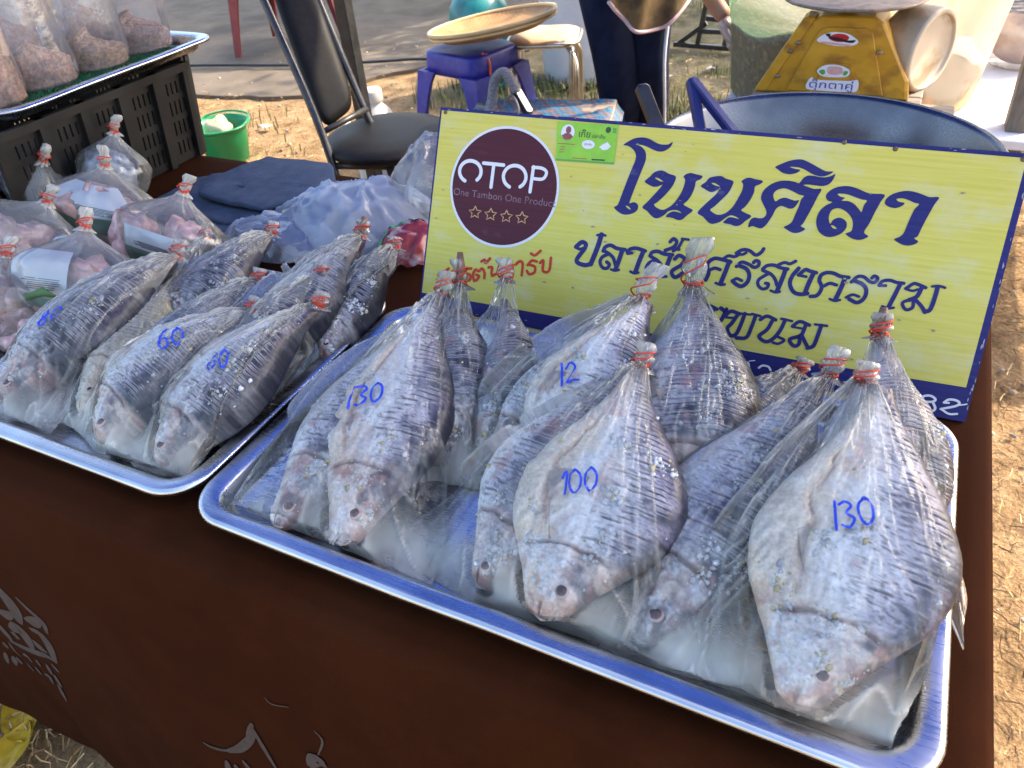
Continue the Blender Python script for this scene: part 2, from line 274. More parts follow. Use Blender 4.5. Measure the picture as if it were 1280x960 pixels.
NAVY=[[5.29,[202.6,120.7],[208.8,126.9],[214.0,125.6],[213.7,120.3],[205.7,104.6],[216.3,100.8],[224.6,103.6]],[3.68,[202.6,120.4],[207.4,118.6],[213.1,120.8]],[5.97,[231.5,138.7],[229.7,126.6],[226.5,112.7],[223.9,103.0]],[3.02,[226.6,137.5],[231.5,139.0],[236.4,138.3]],[4.53,[236.7,120.3],[238.6,125.2],[244.6,128.1],[252.5,125.5],[262.6,125.3]],[5.47,[259.5,124.9],[257.6,113.9],[254.9,101.2]],[3.02,[249.6,100.4],[254.6,99.6],[259.1,101.3]],[4.18,[237.1,120.9],[244.0,118.2],[250.1,113.9],[254.0,106.2]],[4.18,[244.0,118.0],[236.7,113.1],[235.1,106.6],[239.2,101.0],[244.6,101.2],[246.6,105.7],[242.9,108.3]],[4.47,[266.4,121.8],[266.0,123.8],[269.7,127.3],[276.2,128.7],[286.4,127.0]],[3.72,[266.9,121.6],[271.5,122.8]],[5.4,[284.1,125.7],[281.3,114.2],[278.8,101.0]],[3.16,[273.0,101.2],[278.0,99.9],[282.5,101.3]],[4.38,[292.9,122.4],[294.8,126.7],[301.2,128.5],[308.7,126.6],[318.3,126.9]],[5.29,[316.4,126.1],[314.0,113.7],[311.4,102.2]],[3.1,[306.3,102.0],[311.1,100.7],[315.6,101.7]],[4.01,[294.1,121.5],[300.8,118.9],[306.6,114.7],[310.3,108.2]],[4.07,[300.8,118.9],[292.9,113.8],[291.0,106.4],[296.3,102.6]],[5.51,[298.1,107.4],[302.3,107.0]],[3.78,[309.1,130.1],[315.5,134.0],[324.6,134.0]],[4.14,[313.1,141.0],[316.4,144.9],[320.5,141.9],[318.0,135.7],[309.2,130.8]],[3.55,[318.3,131.2],[323.5,135.9],[326.3,143.2],[327.8,145.9]],[3.01,[325.8,146.1],[333.3,146.1]],[4.53,[321.8,122.7],[326.1,127.3],[333.6,124.4]],[4.56,[333.6,124.4],[329.9,116.9],[320.8,108.5],[325.5,102.2],[333.5,108.4]],[4.14,[332.6,113.2],[341.0,105.5]],[5.0,[352.0,129.9],[347.4,114.4],[341.0,105.5]],[2.99,[348.4,130.9],[355.9,129.9]],[4.4,[360.1,104.3],[362.1,112.6],[359.6,118.1],[359.5,124.0],[365.4,129.3],[373.1,129.4],[383.5,127.9]],[3.85,[362.9,116.1],[367.8,118.8],[373.8,118.0]],[5.07,[382.0,128.2],[379.6,115.1],[377.0,102.9]],[2.99,[371.7,102.6],[377.3,101.5],[381.7,102.6]],[3.62,[374.9,130.1],[379.9,134.2],[386.2,134.1],[390.5,136.7]],[3.93,[390.6,123.9],[395.3,129.4],[403.2,128.1],[409.3,125.6],[413.5,128.1],[413.2,132.4],[409.8,132.9],[407.9,130.7]],[4.48,[392.3,125.4],[401.3,123.0],[405.8,116.9],[405.4,109.0],[400.2,103.3],[394.3,104.4],[389.4,107.6]],[3.47,[389.0,107.0],[393.1,110.9],[399.1,109.5]],[3.91,[387.9,138.4],[393.8,142.8],[401.3,142.8],[408.6,139.0],[413.6,142.6],[415.6,146.7]],[3.1,[388.7,139.2],[393.8,137.5],[398.1,140.0]],[3.88,[418.8,125.1],[422.6,129.4],[429.7,130.9],[436.6,129.1],[444.4,128.8]],[4.89,[442.3,128.0],[440.7,117.2],[437.9,103.3]],[2.89,[431.4,103.3],[436.7,102.2],[441.0,103.6]],[3.74,[419.1,123.6],[427.9,121.1],[433.5,116.1],[436.6,109.9]],[3.59,[425.6,121.2],[417.2,113.7],[416.9,107.8],[421.9,103.8],[426.8,105.5],[427.8,110.0],[424.4,110.4]],[3.51,[434.1,132.0],[439.9,135.2],[445.5,134.6],[450.7,138.2]],[4.35,[455.3,131.1],[450.3,121.8],[449.7,113.1],[455.3,105.3],[462.9,104.1],[469.2,106.1]],[4.09,[456.6,124.1],[462.1,130.6],[466.7,129.9],[473.6,129.0]],[3.15,[457.6,123.8],[464.4,123.4]],[4.81,[471.1,128.2],[468.4,116.9],[466.6,105.7]],[4.09,[472.9,103.3],[478.8,105.2],[481.7,110.9],[481.6,116.1],[478.3,121.2],[478.9,127.0],[483.5,130.5],[490.5,131.0],[497.9,128.8],[506.2,128.7]],[3.6,[484.2,116.4],[489.2,120.0],[496.0,119.2]],[4.71,[502.9,127.7],[500.7,115.2],[497.8,103.5]],[2.74,[492.3,103.7],[497.6,102.5],[502.5,104.2]],[3.65,[509.7,124.5],[514.8,130.9],[520.8,131.3],[526.7,127.6],[531.8,127.4],[533.8,131.9],[530.4,133.8],[528.4,131.5]],[4.15,[511.9,126.3],[520.6,123.9],[525.6,118.2],[525.2,109.7],[519.5,104.1],[511.2,106.6]],[3.04,[507.9,107.9],[513.6,111.6],[519.9,110.6]],[3.59,[536.6,125.2],[539.0,129.7],[545.4,131.6],[552.3,130.4],[558.9,130.5]],[3.14,[536.7,124.8],[542.8,125.7]],[4.37,[555.9,129.1],[553.3,117.7],[550.2,104.8]],[2.65,[544.0,104.2],[549.8,102.9],[554.9,104.4]],[3.53,[562.0,125.5],[567.8,131.4],[572.7,131.2],[579.7,129.1]],[2.76,[562.5,125.1],[568.5,124.2],[573.0,126.3]],[4.3,[576.2,128.6],[573.7,119.1],[567.3,114.5]],[3.4,[568.0,115.0],[562.0,110.4],[566.6,104.3],[572.1,107.5],[571.3,115.1]],[3.84,[573.3,115.4],[579.8,110.1],[584.3,104.4]],[4.26,[583.7,105.2],[588.4,107.9],[590.0,120.8],[590.3,130.7]],[2.72,[585.3,131.3],[591.1,132.6],[596.9,131.7]],[4.53,[382.4,75.9],[387.4,72.9]],[4.3,[388.3,67.9],[394.0,74.2],[403.6,72.8]],[2.72,[389.8,66.6],[399.0,67.5]],[4.3,[401.9,71.7],[397.6,61.8],[393.6,54.6],[398.4,47.4],[404.1,50.0],[407.4,62.2],[409.2,74.0]],[2.66,[405.3,73.6],[415.6,74.0]],[4.21,[405.5,45.8],[415.6,48.2],[418.9,60.3],[421.1,74.0]],[2.88,[416.7,75.0],[426.0,74.2]],[3.96,[426.7,70.3],[433.1,75.2],[442.6,72.6]],[4.18,[439.7,72.1],[435.8,60.7],[428.8,51.8],[437.2,47.2],[444.6,52.7],[449.8,63.1],[452.4,74.3]],[2.82,[448.1,74.8],[459.5,74.2]],[3.06,[444.4,47.6],[450.4,47.4],[455.7,52.2],[448.4,54.7]],[3.87,[461.2,68.6],[467.6,75.0],[477.9,72.8]],[2.58,[461.9,68.0],[470.7,68.0]],[4.12,[474.1,71.7],[471.6,60.7],[461.1,54.1],[466.5,47.8],[471.2,50.6],[470.9,59.3]],[4.09,[473.0,59.7],[481.0,48.6]],[4.24,[480.6,47.9],[486.3,51.5],[488.5,63.7],[489.8,74.5]],[2.73,[483.4,74.6],[495.4,75.1]],[4.13,[361.6,71.6],[368.4,76.6],[378.4,74.0]],[4.39,[375.3,73.5],[371.1,61.8],[363.5,52.7],[372.3,47.9],[380.2,53.6],[385.8,64.3],[388.7,75.7]]]
RED=[[3.82,[36.1,54.8],[35.6,64.9],[28.1,65.7],[23.1,60.1],[29.0,59.1],[27.1,54.1]],[3.76,[32.2,66.3],[37.3,70.9]],[3.8,[24.4,49.3],[28.1,52.8]],[3.73,[44.1,56.0],[41.0,63.5],[44.1,69.0],[48.7,66.8],[52.0,70.6],[55.7,67.1],[55.8,59.9]],[3.69,[57.6,71.0],[62.8,74.2],[69.0,75.5]],[3.71,[59.8,68.4],[68.0,67.5],[69.2,61.9],[63.3,57.8]],[3.69,[75.0,60.6],[72.4,68.1],[74.9,74.9],[79.9,73.8],[83.8,77.6],[87.8,73.2],[88.5,66.2]],[3.65,[77.0,68.8],[81.2,67.3],[78.0,61.8]],[3.62,[81.8,86.3],[86.1,88.9],[87.8,85.2],[93.1,91.7]],[3.65,[92.5,80.3],[97.4,81.0],[97.8,72.6],[104.6,74.3],[106.6,84.2]],[3.62,[98.9,70.6],[104.6,74.3]],[3.58,[113.0,72.0],[110.9,78.7],[112.8,83.9],[118.2,81.9],[121.5,85.9],[125.5,81.5],[126.2,74.3]],[3.58,[116.4,67.5],[121.1,66.8]],[3.54,[128.7,89.0],[132.6,93.4],[137.4,91.6],[138.3,77.1]],[3.49,[144.3,90.5],[149.0,96.7],[155.4,96.6]],[3.49,[146.4,91.5],[153.9,89.8],[154.4,83.0],[148.1,79.9],[144.3,83.6]],[3.49,[146.7,105.1],[152.1,103.6],[158.6,110.0]],[3.49,[160.0,95.5],[164.0,98.8],[165.1,86.6],[173.0,87.7],[173.1,103.5]]]
WHITE=[[2.42,[599.9,14.8],[602.4,19.3],[608.3,20.6],[613.0,18.0],[611.4,15.1],[604.4,13.6],[599.9,14.8]],[2.46,[611.0,15.0],[614.9,7.9],[609.0,3.1],[602.0,6.9],[604.6,12.8]],[2.42,[621.4,16.3],[625.1,20.2],[631.7,20.7],[635.2,18.4],[632.3,14.7],[620.0,9.0]],[1.99,[625.8,16.8],[622.2,16.1]],[2.15,[620.8,8.8],[628.3,5.6],[635.5,7.1]],[1.41,[632.2,15.1],[641.8,18.8]],[2.26,[414.7,16.9],[417.2,20.3],[422.7,20.3],[424.7,16.3]],[2.23,[435.1,17.0],[438.7,20.3],[444.8,20.2],[447.9,16.9]],[2.18,[455.3,16.4],[459.4,20.2],[465.9,20.2],[469.6,16.7]],[2.17,[479.3,21.8],[482.9,27.5]],[1.01,[423.6,22.5],[429.4,24.3]]]
OTOP=[[4.4,[46.1,182.0],[43.1,183.5],[40.6,185.6],[38.7,188.1],[37.5,190.9],[37.1,193.9],[37.5,196.9],[38.6,199.7],[40.5,202.2],[43.0,204.3],[46.0,205.8],[49.3,206.7],[52.7,206.8],[56.0,206.3],[59.2,205.2],[62.0,203.4],[64.2,201.1],[65.8,198.5],[66.6,195.6],[66.7,192.6],[66.0,189.7],[64.5,187.0],[62.4,184.7]],[4.27,[68.6,205.7],[95.9,205.8]],[4.35,[82.7,205.7],[82.6,178.0]],[4.24,[107.1,180.9],[103.9,182.5],[101.1,184.7],[99.1,187.3],[97.8,190.4],[97.3,193.6],[97.8,196.8],[99.1,199.8],[101.1,202.4],[103.8,204.5],[107.0,205.9],[110.4,206.6],[114.0,206.6],[117.5,205.8],[120.7,204.3],[123.4,202.1],[125.4,199.5],[126.7,196.5],[127.2,193.3],[126.8,190.2],[125.6,187.2],[123.6,184.5],[121.0,182.4]],[4.19,[135.1,207.4],[134.8,177.9]],[3.83,[134.3,206.8],[145.9,206.8],[152.4,203.1],[151.0,196.5],[146.1,193.9],[134.8,193.9]]]
STARS=[[1.31,[64.7,152.9],[67.4,148.3],[73.3,148.0],[69.1,144.2],[70.6,139.2],[65.3,141.5],[60.3,138.6],[61.2,143.8],[56.6,147.1],[62.5,148.0],[64.7,152.9]],[1.3,[86.2,152.8],[88.9,148.3],[94.6,148.0],[90.6,144.2],[92.1,139.2],[86.8,141.5],[81.9,138.6],[82.8,143.8],[78.3,147.1],[84.0,148.0],[86.2,152.8]],[1.27,[107.5,152.8],[110.2,148.2],[115.9,148.0],[111.9,144.2],[113.4,139.3],[108.2,141.5],[103.4,138.7],[104.2,143.8],[99.8,147.1],[105.4,148.0],[107.5,152.8]],[1.26,[128.2,153.5],[130.9,149.0],[136.5,148.7],[132.6,145.1],[134.1,140.1],[129.0,142.3],[124.3,139.5],[125.0,144.6],[120.6,147.9],[126.2,148.8],[128.2,153.5]]]
CLOTH=[[0.03,[-0.354,0.546],[-0.351,0.527],[-0.352,0.505],[-0.362,0.473]],[0.0224,[-0.401,0.484],[-0.397,0.468],[-0.371,0.483]],[0.0116,[-0.32,0.541],[-0.311,0.525],[-0.301,0.513],[-0.296,0.502],[-0.304,0.479]],[0.0224,[-0.335,0.489],[-0.323,0.491],[-0.303,0.506]],[0.0245,[-0.449,0.42],[-0.448,0.399],[-0.447,0.379]],[0.0268,[-0.405,0.431],[-0.381,0.447],[-0.376,0.433],[-0.383,0.402]],[0.0233,[-0.413,0.414],[-0.407,0.412]],[0.014,[-0.453,0.37],[-0.421,0.38],[-0.385,0.39],[-0.355,0.4],[-0.34,0.396]],[0.0175,[-0.341,0.466],[-0.325,0.464],[-0.325,0.438],[-0.339,0.395]],[0.0197,[-0.358,0.429],[-0.354,0.42],[-0.347,0.415]],[0.0101,[-0.49,0.343],[-0.492,0.329]],[0.0087,[-0.469,0.355],[-0.474,0.333],[-0.468,0.322]],[0.0096,[-0.51,0.307],[-0.529,0.271]],[0.0108,[-0.496,0.303],[-0.508,0.276]],[0.0101,[-0.487,0.305],[-0.489,0.289]],[0.0087,[-0.441,0.345],[-0.426,0.353],[-0.427,0.337]],[0.0087,[-0.397,0.362],[-0.401,0.347]],[0.0087,[-0.46,0.307],[-0.46,0.29]],[0.0096,[-0.425,0.325],[-0.428,0.306]],[0.0085,[-0.371,0.369],[-0.378,0.342]],[0.0087,[-0.353,0.38],[-0.35,0.365]],[0.0087,[-0.406,0.32],[-0.393,0.326],[-0.4,0.303]],[0.0087,[-0.37,0.344],[-0.376,0.311]],[0.0087,[-0.382,0.311],[-0.397,0.259]],[0.0058,[-0.052,0.414],[-0.042,0.412],[-0.025,0.417],[-0.008,0.427]],[0.0127,[-0.011,0.424],[0.012,0.445],[0.035,0.476],[0.052,0.504]],[0.0089,[0.036,0.48],[0.056,0.526]],[0.0079,[0.054,0.517],[0.057,0.494],[0.061,0.469],[0.066,0.442]],[0.0102,[-0.023,0.393],[-0.03,0.358]],[0.0093,[0.01,0.417],[0.016,0.398]],[0.0093,[-0.009,0.394],[-0.01,0.376]],[0.0031,[0.153,0.582],[0.159,0.573],[0.157,0.56],[0.145,0.531]],[0.0198,[0.126,0.496],[0.139,0.518],[0.147,0.513]],[0.002,[0.097,0.603],[0.104,0.596],[0.128,0.607]]]

# ------------------------------------------------------------------ ground, concrete, grass
def ground_mat():
    m, n, l, out = nmat('dirt and straw')
    b = n.new('ShaderNodeBsdfPrincipled'); l.new(b.outputs[0], out.inputs[0]); b.inputs['Roughness'].default_value = .95; b.inputs['Specular IOR Level'].default_value = .15
    tc = n.new('ShaderNodeTexCoord')
    def nz(s, d=6, dist=0):
        k = n.new('ShaderNodeTexNoise'); k.inputs['Scale'].default_value = s; k.inputs['Detail'].default_value = d; k.inputs['Roughness'].default_value = .65; k.inputs['Distortion'].default_value = dist; l.new(tc.outputs['Object'], k.inputs['Vector']); return k
    a = nz(9); r = n.new('ShaderNodeValToRGB'); l.new(a.outputs['Fac'], r.inputs[0])
    e = r.color_ramp.elements; e[0].position = .28; e[0].color = (.15, .092, .042, 1); e[1].position = .72; e[1].color = (.42, .295, .16, 1)
    k = e.new(.5); k.color = (.33, .21, .105, 1)
    f = nz(120, 4); mr = n.new('ShaderNodeMapRange'); l.new(f.outputs['Fac'], mr.inputs[0]); mr.inputs[1].default_value = .3; mr.inputs[2].default_value = .7; mr.inputs[3].default_value = .6; mr.inputs[4].default_value = 1.35
    vm = n.new('ShaderNodeVectorMath'); vm.operation = 'MULTIPLY'; l.new(r.outputs[0], vm.inputs[0]); l.new(mr.outputs[0], vm.inputs[1])
    # greyer, greener earth among the grass farther back
    at = n.new('ShaderNodeAttribute'); at.attribute_name = 'green'
    g = nz(5, 7); rg = n.new('ShaderNodeValToRGB'); l.new(g.outputs['Fac'], rg.inputs[0])
    e = rg.color_ramp.elements; e[0].position = .35; e[0].color = (.075, .072, .03, 1); e[1].position = .68; e[1].color = (.26, .21, .13, 1)
    mx = n.new('ShaderNodeMixRGB'); l.new(at.outputs['Fac'], mx.inputs[0]); l.new(vm.outputs[0], mx.inputs[1]); l.new(rg.outputs[0], mx.inputs[2]); l.new(mx.outputs[0], b.inputs['Base Color'])
    h = nz(60, 8); bp = n.new('ShaderNodeBump'); bp.inputs['Strength'].default_value = .9; bp.inputs['Distance'].default_value = .02; l.new(h.outputs['Fac'], bp.inputs['Height']); l.new(bp.outputs[0], b.inputs['Normal'])
    return m
def axis(lo, hi, fine_lo, fine_hi, nf, nc):
    return np.concatenate([np.linspace(lo, fine_lo, nc, endpoint=False), np.linspace(fine_lo, fine_hi, nf, endpoint=False), np.linspace(fine_hi, hi, nc)])
def green_at(x, y):
    return sst(2.55, 3.1, y+.35*noise(x*1.3, y*1.3, 3)+.25*x*0)*sst(-2.2, -1.3, x)
gx = axis(-220, 220, -4, 2.4, 130, 14); gy = axis(-220, 220, -.8, 6.5, 150, 14)
XX, YY = np.meshgrid(gx, gy)
near = sst(30, 8, np.abs(XX))*sst(30, 8, np.abs(YY))
ZZ = near*(.018*fbm(XX*1.2, YY*1.2, 0, 5)+.010*fbm(XX*6, YY*6, 0, 8)-.012)
obj('ground', np.stack([XX.ravel(), YY.ravel(), ZZ.ravel()], 1), gridF(len(gx), len(gy)), ground_mat(), kind='structure', attrs={'green': green_at(XX, YY).ravel()})
M_conc = pm('old concrete', (.092, .070, .047), (.155, .122, .085), 5, .9, bump=.35, bscale=45, c3=(.06, .046, .033), s3=1.6, contrast=(.3, .7))
edge = [(-14, 1.6), (-4.6, 2.55), (-3.3, 2.92), (-2.5, 3.10), (-2.25, 3.55), (-2.05, 3.90), (-2.0, 5.0), (-1.9, 6.5), (-1.7, 9), (-1.5, 20), (-14, 20)]
ce = catmull(edge[:-2], 8)
top = [(x+.015*noise(x*9, y*9), y+.02*noise(x*7, y*7, 4), .006) for x, y in ce]+[(-1.5, 20, .006), (-30, 20, .006), (-30, 1.0, .006)]
k = len(top); V = top+[(x, y, -.06) for x, y, z in top]
obj('concrete_slab', V, [tuple(range(k))]+[(i, k+i, k+(i+1) % k, (i+1) % k) for i in range(k)], M_conc, smooth=False, kind='structure')

# straw blades and dry stalks, one object each kind: nobody could count them
def blades(name, spots, L, wd, mats, seed, upright=0, kind='stuff'):
    rg = np.random.default_rng(seed); V = []; F = []; tint = []
    for (x, y, z) in spots:
        a = rg.uniform(0, 2*math.pi); Ls = L*rg.uniform(.4, 1.3); w2 = wd*rg.uniform(.6, 1.3)/2
        d = np.array([math.cos(a), math.sin(a)]); nn = np.array([-d[1], d[0]])*w2; k = len(V)
        if upright:
            lean = rg.uniform(.1, .8); h = Ls
            p0 = np.array([x, y]); p1 = p0+d*lean*h*.35; p2 = p0+d*lean*h
            V += [(*(p0-nn), z-.005), (*(p0+nn), z-.005), (*(p1-nn*.8), z+h*.6), (*(p1+nn*.8), z+h*.6), (*p2, z+h*rg.uniform(.75, 1))]
            F += [(k, k+1, k+3, k+2), (k+2, k+3, k+4)]; m = 5
        else:
            b = rg.normal(0, .25)*Ls; p0 = np.array([x, y]); p1 = p0+d*Ls*.5+np.array([-d[1], d[0]])*b*.4; p2 = p0+d*Ls
            zz = rg.uniform(.003, .016, 3)
            V += [(*(p0-nn), z+zz[0]), (*(p0+nn), z+zz[0]+.002), (*(p1-nn), z+zz[1]), (*(p1+nn), z+zz[1]+.002), (*(p2-nn*.4), z+zz[2]), (*(p2+nn*.4), z+zz[2]+.002)]
            F += [(k, k+1, k+3, k+2), (k+2, k+3, k+5, k+4)]; m = 6
        c = np.array(mats[rg.integers(len(mats))])*rg.uniform(.7, 1.25); tint += [c]*m
    return obj(name, V, F, attr_mat(name+' fibre', nscale=60, namt=.2, bump=0, rough=.8), kind=kind, smooth=False, attrs={'tint': np.array(tint)})
rg = np.random.default_rng(3)
STRAW = [(.48, .30, .12), (.38, .22, .08), (.58, .42, .2), (.25, .14, .055)]
sp = [(rg.uniform(.7, 1.5), rg.uniform(.2, 2.6), 0) for _ in range(2600)]
sp += [(rg.uniform(-3.4, -1.2), rg.uniform(1.6, 3.0), 0) for _ in range(1500)]
sp += [(rg.uniform(-1.0, -.3), rg.uniform(-.35, -.02), 0) for _ in range(1100)]
sp += [(rg.uniform(-1.3, .4), rg.uniform(2.2, 4.6), 0) for _ in range(1600)]
blades('straw_litter', sp, .042, .0020, STRAW, 11)
gs = []
for _ in range(26000):
    x, y = rg.uniform(-2.1, .9), rg.uniform(2.5, 6.2)
    if green_at(x, y) > .3 and noise(x*1.7, y*1.7, 2)+.6*noise(x*6, y*6, 5) > rg.uniform(-.1, .9): gs.append((x, y, 0))
for _ in range(500):
    x, y = rg.uniform(-3.2, -1.2), rg.uniform(1.9, 3.0)
    if noise(x*3, y*3, 9) > .25: gs.append((x, y, 0))
blades('grass', gs, .075, .006, [(.09, .13, .03), (.16, .17, .05), (.25, .22, .09), (.07, .09, .025)], 12, 1)
rgp = np.random.default_rng(21); mb = MB()
for _ in range(420):
    x, y = (rgp.uniform(.72, 1.4), rgp.uniform(.3, 2.4)) if rgp.random() < .4 else (rgp.uniform(-3.4, .4), rgp.uniform(1.7, 4.6))
    s = rgp.uniform(.003, .013); mb.ball((x, y, s*.4), (s, s*rgp.uniform(.6, 1), s*.6), (6, 4))
mb.build('gravel', pm('pebble', (.2, .15, .1), (.45, .38, .3), 40, .9), kind='stuff')

# ------------------------------------------------------------------ the stall's table cloth
M_cloth = pm('brown cloth', (.028, .0070, .0019), (.038, .0096, .0026), 14, .9, bump=.25, bscale=900, rvar=.05, spec=.05, c3=(.038, .011, .0035), s3=3)
TX0, TX1, TY0, TY1, TT = -1.32, .684, -.034, .772, .747
def outline(n_side=70, rc=.03):
    P = []; N = []
    def seg(a, b, nn, m):
        for t in np.linspace(0, 1, m, endpoint=False): P.append((a[0]+(b[0]-a[0])*t, a[1]+(b[1]-a[1])*t)); N.append(nn)
    def arc(c, a0):
        for t in np.linspace(0, 1, 7, endpoint=False):
            a = math.radians(a0+90*t); P.append((c[0]+rc*math.cos(a), c[1]+rc*math.sin(a))); N.append((math.cos(a), math.sin(a)))
    seg((TX0+rc, TY0), (TX1-rc, TY0), (0, -1), 330); arc((TX1-rc, TY0+rc), -90)
    seg((TX1, TY0+rc), (TX1, TY1-rc), (1, 0), 60); arc((TX1-rc, TY1-rc), 0)
    seg((TX1-rc, TY1), (TX0+rc, TY1), (0, 1), 60); arc((TX0+rc, TY1-rc), 90)
    seg((TX0, TY1-rc), (TX0, TY0+rc), (-1, 0), 40); arc((TX0+rc, TY0+rc), 180)
    return np.array(P), np.array(N)
def skirt_off(d, x, y):
    """how far the cloth stands off the table edge, d metres below the top"""
    fold = noise(x*3.1+.3, y*3.1, 1, 40)*.6+noise(x*8, y*8, 2, 41)*.35+.25*noise(x*17, y*17+d*2, 2, 42)
    return .004+.014*sst(0, .05, d)+.034*d+fold*.030*sst(.08, .7, d)
OP, ON = outline(); nO = len(OP); rows = []
for ins, z in ((.40, TT), (.2, TT), (.1, TT), (.05, TT), (.015, TT)):
    c = np.array([(TX0+TX1)/2, (TY0+TY1)/2])
    q = OP-ON*0; f = 1-ins/ (TY1-TY0)*2 if ins < .4 else 0.02
    lim = np.clip(OP, [TX0+ins, TY0+min(ins, .39)], [TX1-ins, TY1-min(ins, .39)])
    rows.append(np.concatenate([lim, np.full((nO, 1), z)+.0012*noise(lim[:, :1]*14, lim[:, 1:]*14, 0, 3)], 1))
for d in (0, .004, .012, .022, .034, .05, *np.arange(.07, .70, .02), .715):
    o = skirt_off(d, OP[:, 0], OP[:, 1])*(1 if d > 0 else 0)
    P = OP+ON*o[:, None] if d > 0 else OP
    zz = np.full(nO, TT-d)
    if d > .7: zz += .012*noise(OP[:, 0]*2.2, OP[:, 1]*2.2, 7)
    rows.append(np.concatenate([P, zz[:, None]], 1))
V = np.concatenate(rows); F = gridF(nO, len(rows), True)[:, ::-1].tolist()+[tuple(range(nO))]
cloth = obj('tablecloth', V, F, M_cloth); tag(cloth, 'dark brown cloth covering the fish stall table, printed with pale lettering', 'tablecloth')
M_print = pm('worn pale print', (.058, .042, .036), (.034, .018, .012), 90, .8, contrast=(.4, .75))
for i, s in enumerate(CLOTH):
    PV = []; PF = []
    v, f = ribbon(s[1:], s[0], 5, .5)
    for a, b in v:
        d = TT-b; PV.append((a, TY0-float(skirt_off(d, a, TY0))-.0007-.00003*i, b))
    k = len(PV)-len(v); PF += [tuple(q+k for q in g) for g in f]
    obj('printed_letter', PV, PF, M_print, cloth)

# ------------------------------------------------------------------ the two aluminium trays
def metal_mat(name, c=(.60, .62, .65), rough=.26, scr=1):
    m, n, l, out = nmat(name)
    b = n.new('ShaderNodeBsdfPrincipled'); l.new(b.outputs[0], out.inputs[0]); b.inputs['Metallic'].default_value = 1
    tc = n.new('ShaderNodeTexCoord')
    mp = n.new('ShaderNodeMapping'); mp.inputs['Scale'].default_value = (6, 160, 60); mp.inputs['Rotation'].default_value = (0, 0, .5); l.new(tc.outputs['Object'], mp.inputs[0])
    nz = n.new('ShaderNodeTexNoise'); nz.inputs['Scale'].default_value = 4; nz.inputs['Detail'].default_value = 8; l.new(mp.outputs[0], nz.inputs['Vector'])
    n2 = n.new('ShaderNodeTexNoise'); n2.inputs['Scale'].default_value = 14; n2.inputs['Detail'].default_value = 6; l.new(tc.outputs['Object'], n2.inputs['Vector'])
    ad = n.new('ShaderNodeMath'); ad.operation = 'ADD'; l.new(nz.outputs['Fac'], ad.inputs[0]); l.new(n2.outputs['Fac'], ad.inputs[1])
    mr = n.new('ShaderNodeMapRange'); mr.inputs[1].default_value = .7; mr.inputs[2].default_value = 1.3; mr.inputs[3].default_value = rough-.05*scr; mr.inputs[4].default_value = rough+.08*scr; l.new(ad.outputs[0], mr.inputs[0]); l.new(mr.outputs[0], b.inputs['Roughness'])
    rp = n.new('ShaderNodeValToRGB'); l.new(n2.outputs['Fac'], rp.inputs[0]); rp.color_ramp.elements[0].position = .3; rp.color_ramp.elements[1].position = .6
    rp.color_ramp.elements[0].color = (c[0]*.72, c[1]*.72, c[2]*.74, 1); rp.color_ramp.elements[1].color = (*c, 1); l.new(rp.outputs[0], b.inputs['Base Color'])
    bp = n.new('ShaderNodeBump'); bp.inputs['Strength'].default_value = .12*scr; bp.inputs['Distance'].default_value = .001; l.new(ad.outputs[0], bp.inputs['Height']); l.new(bp.outputs[0], b.inputs['Normal'])
    return m
M_alu = metal_mat('scratched aluminium')
def rrect(x0, x1, y0, y1, r, n=10):
    P = []
    for cx, cy, a0 in ((x1-r, y0+r, -90), (x1-r, y1-r, 0), (x0+r, y1-r, 90), (x0+r, y0+r, 180)):
        for t in np.linspace(0, 1, n): a = math.radians(a0+90*t); P.append((cx+r*math.cos(a), cy+r*math.sin(a)))
    Q = []
    for i in range(len(P)):
        a, b = np.array(P[i]), np.array(P[(i+1) % len(P)]); m = max(1, int(np.linalg.norm(b-a)/.02))
        for t in range(m): Q.append(a+(b-a)*t/m)
    return np.array(Q)
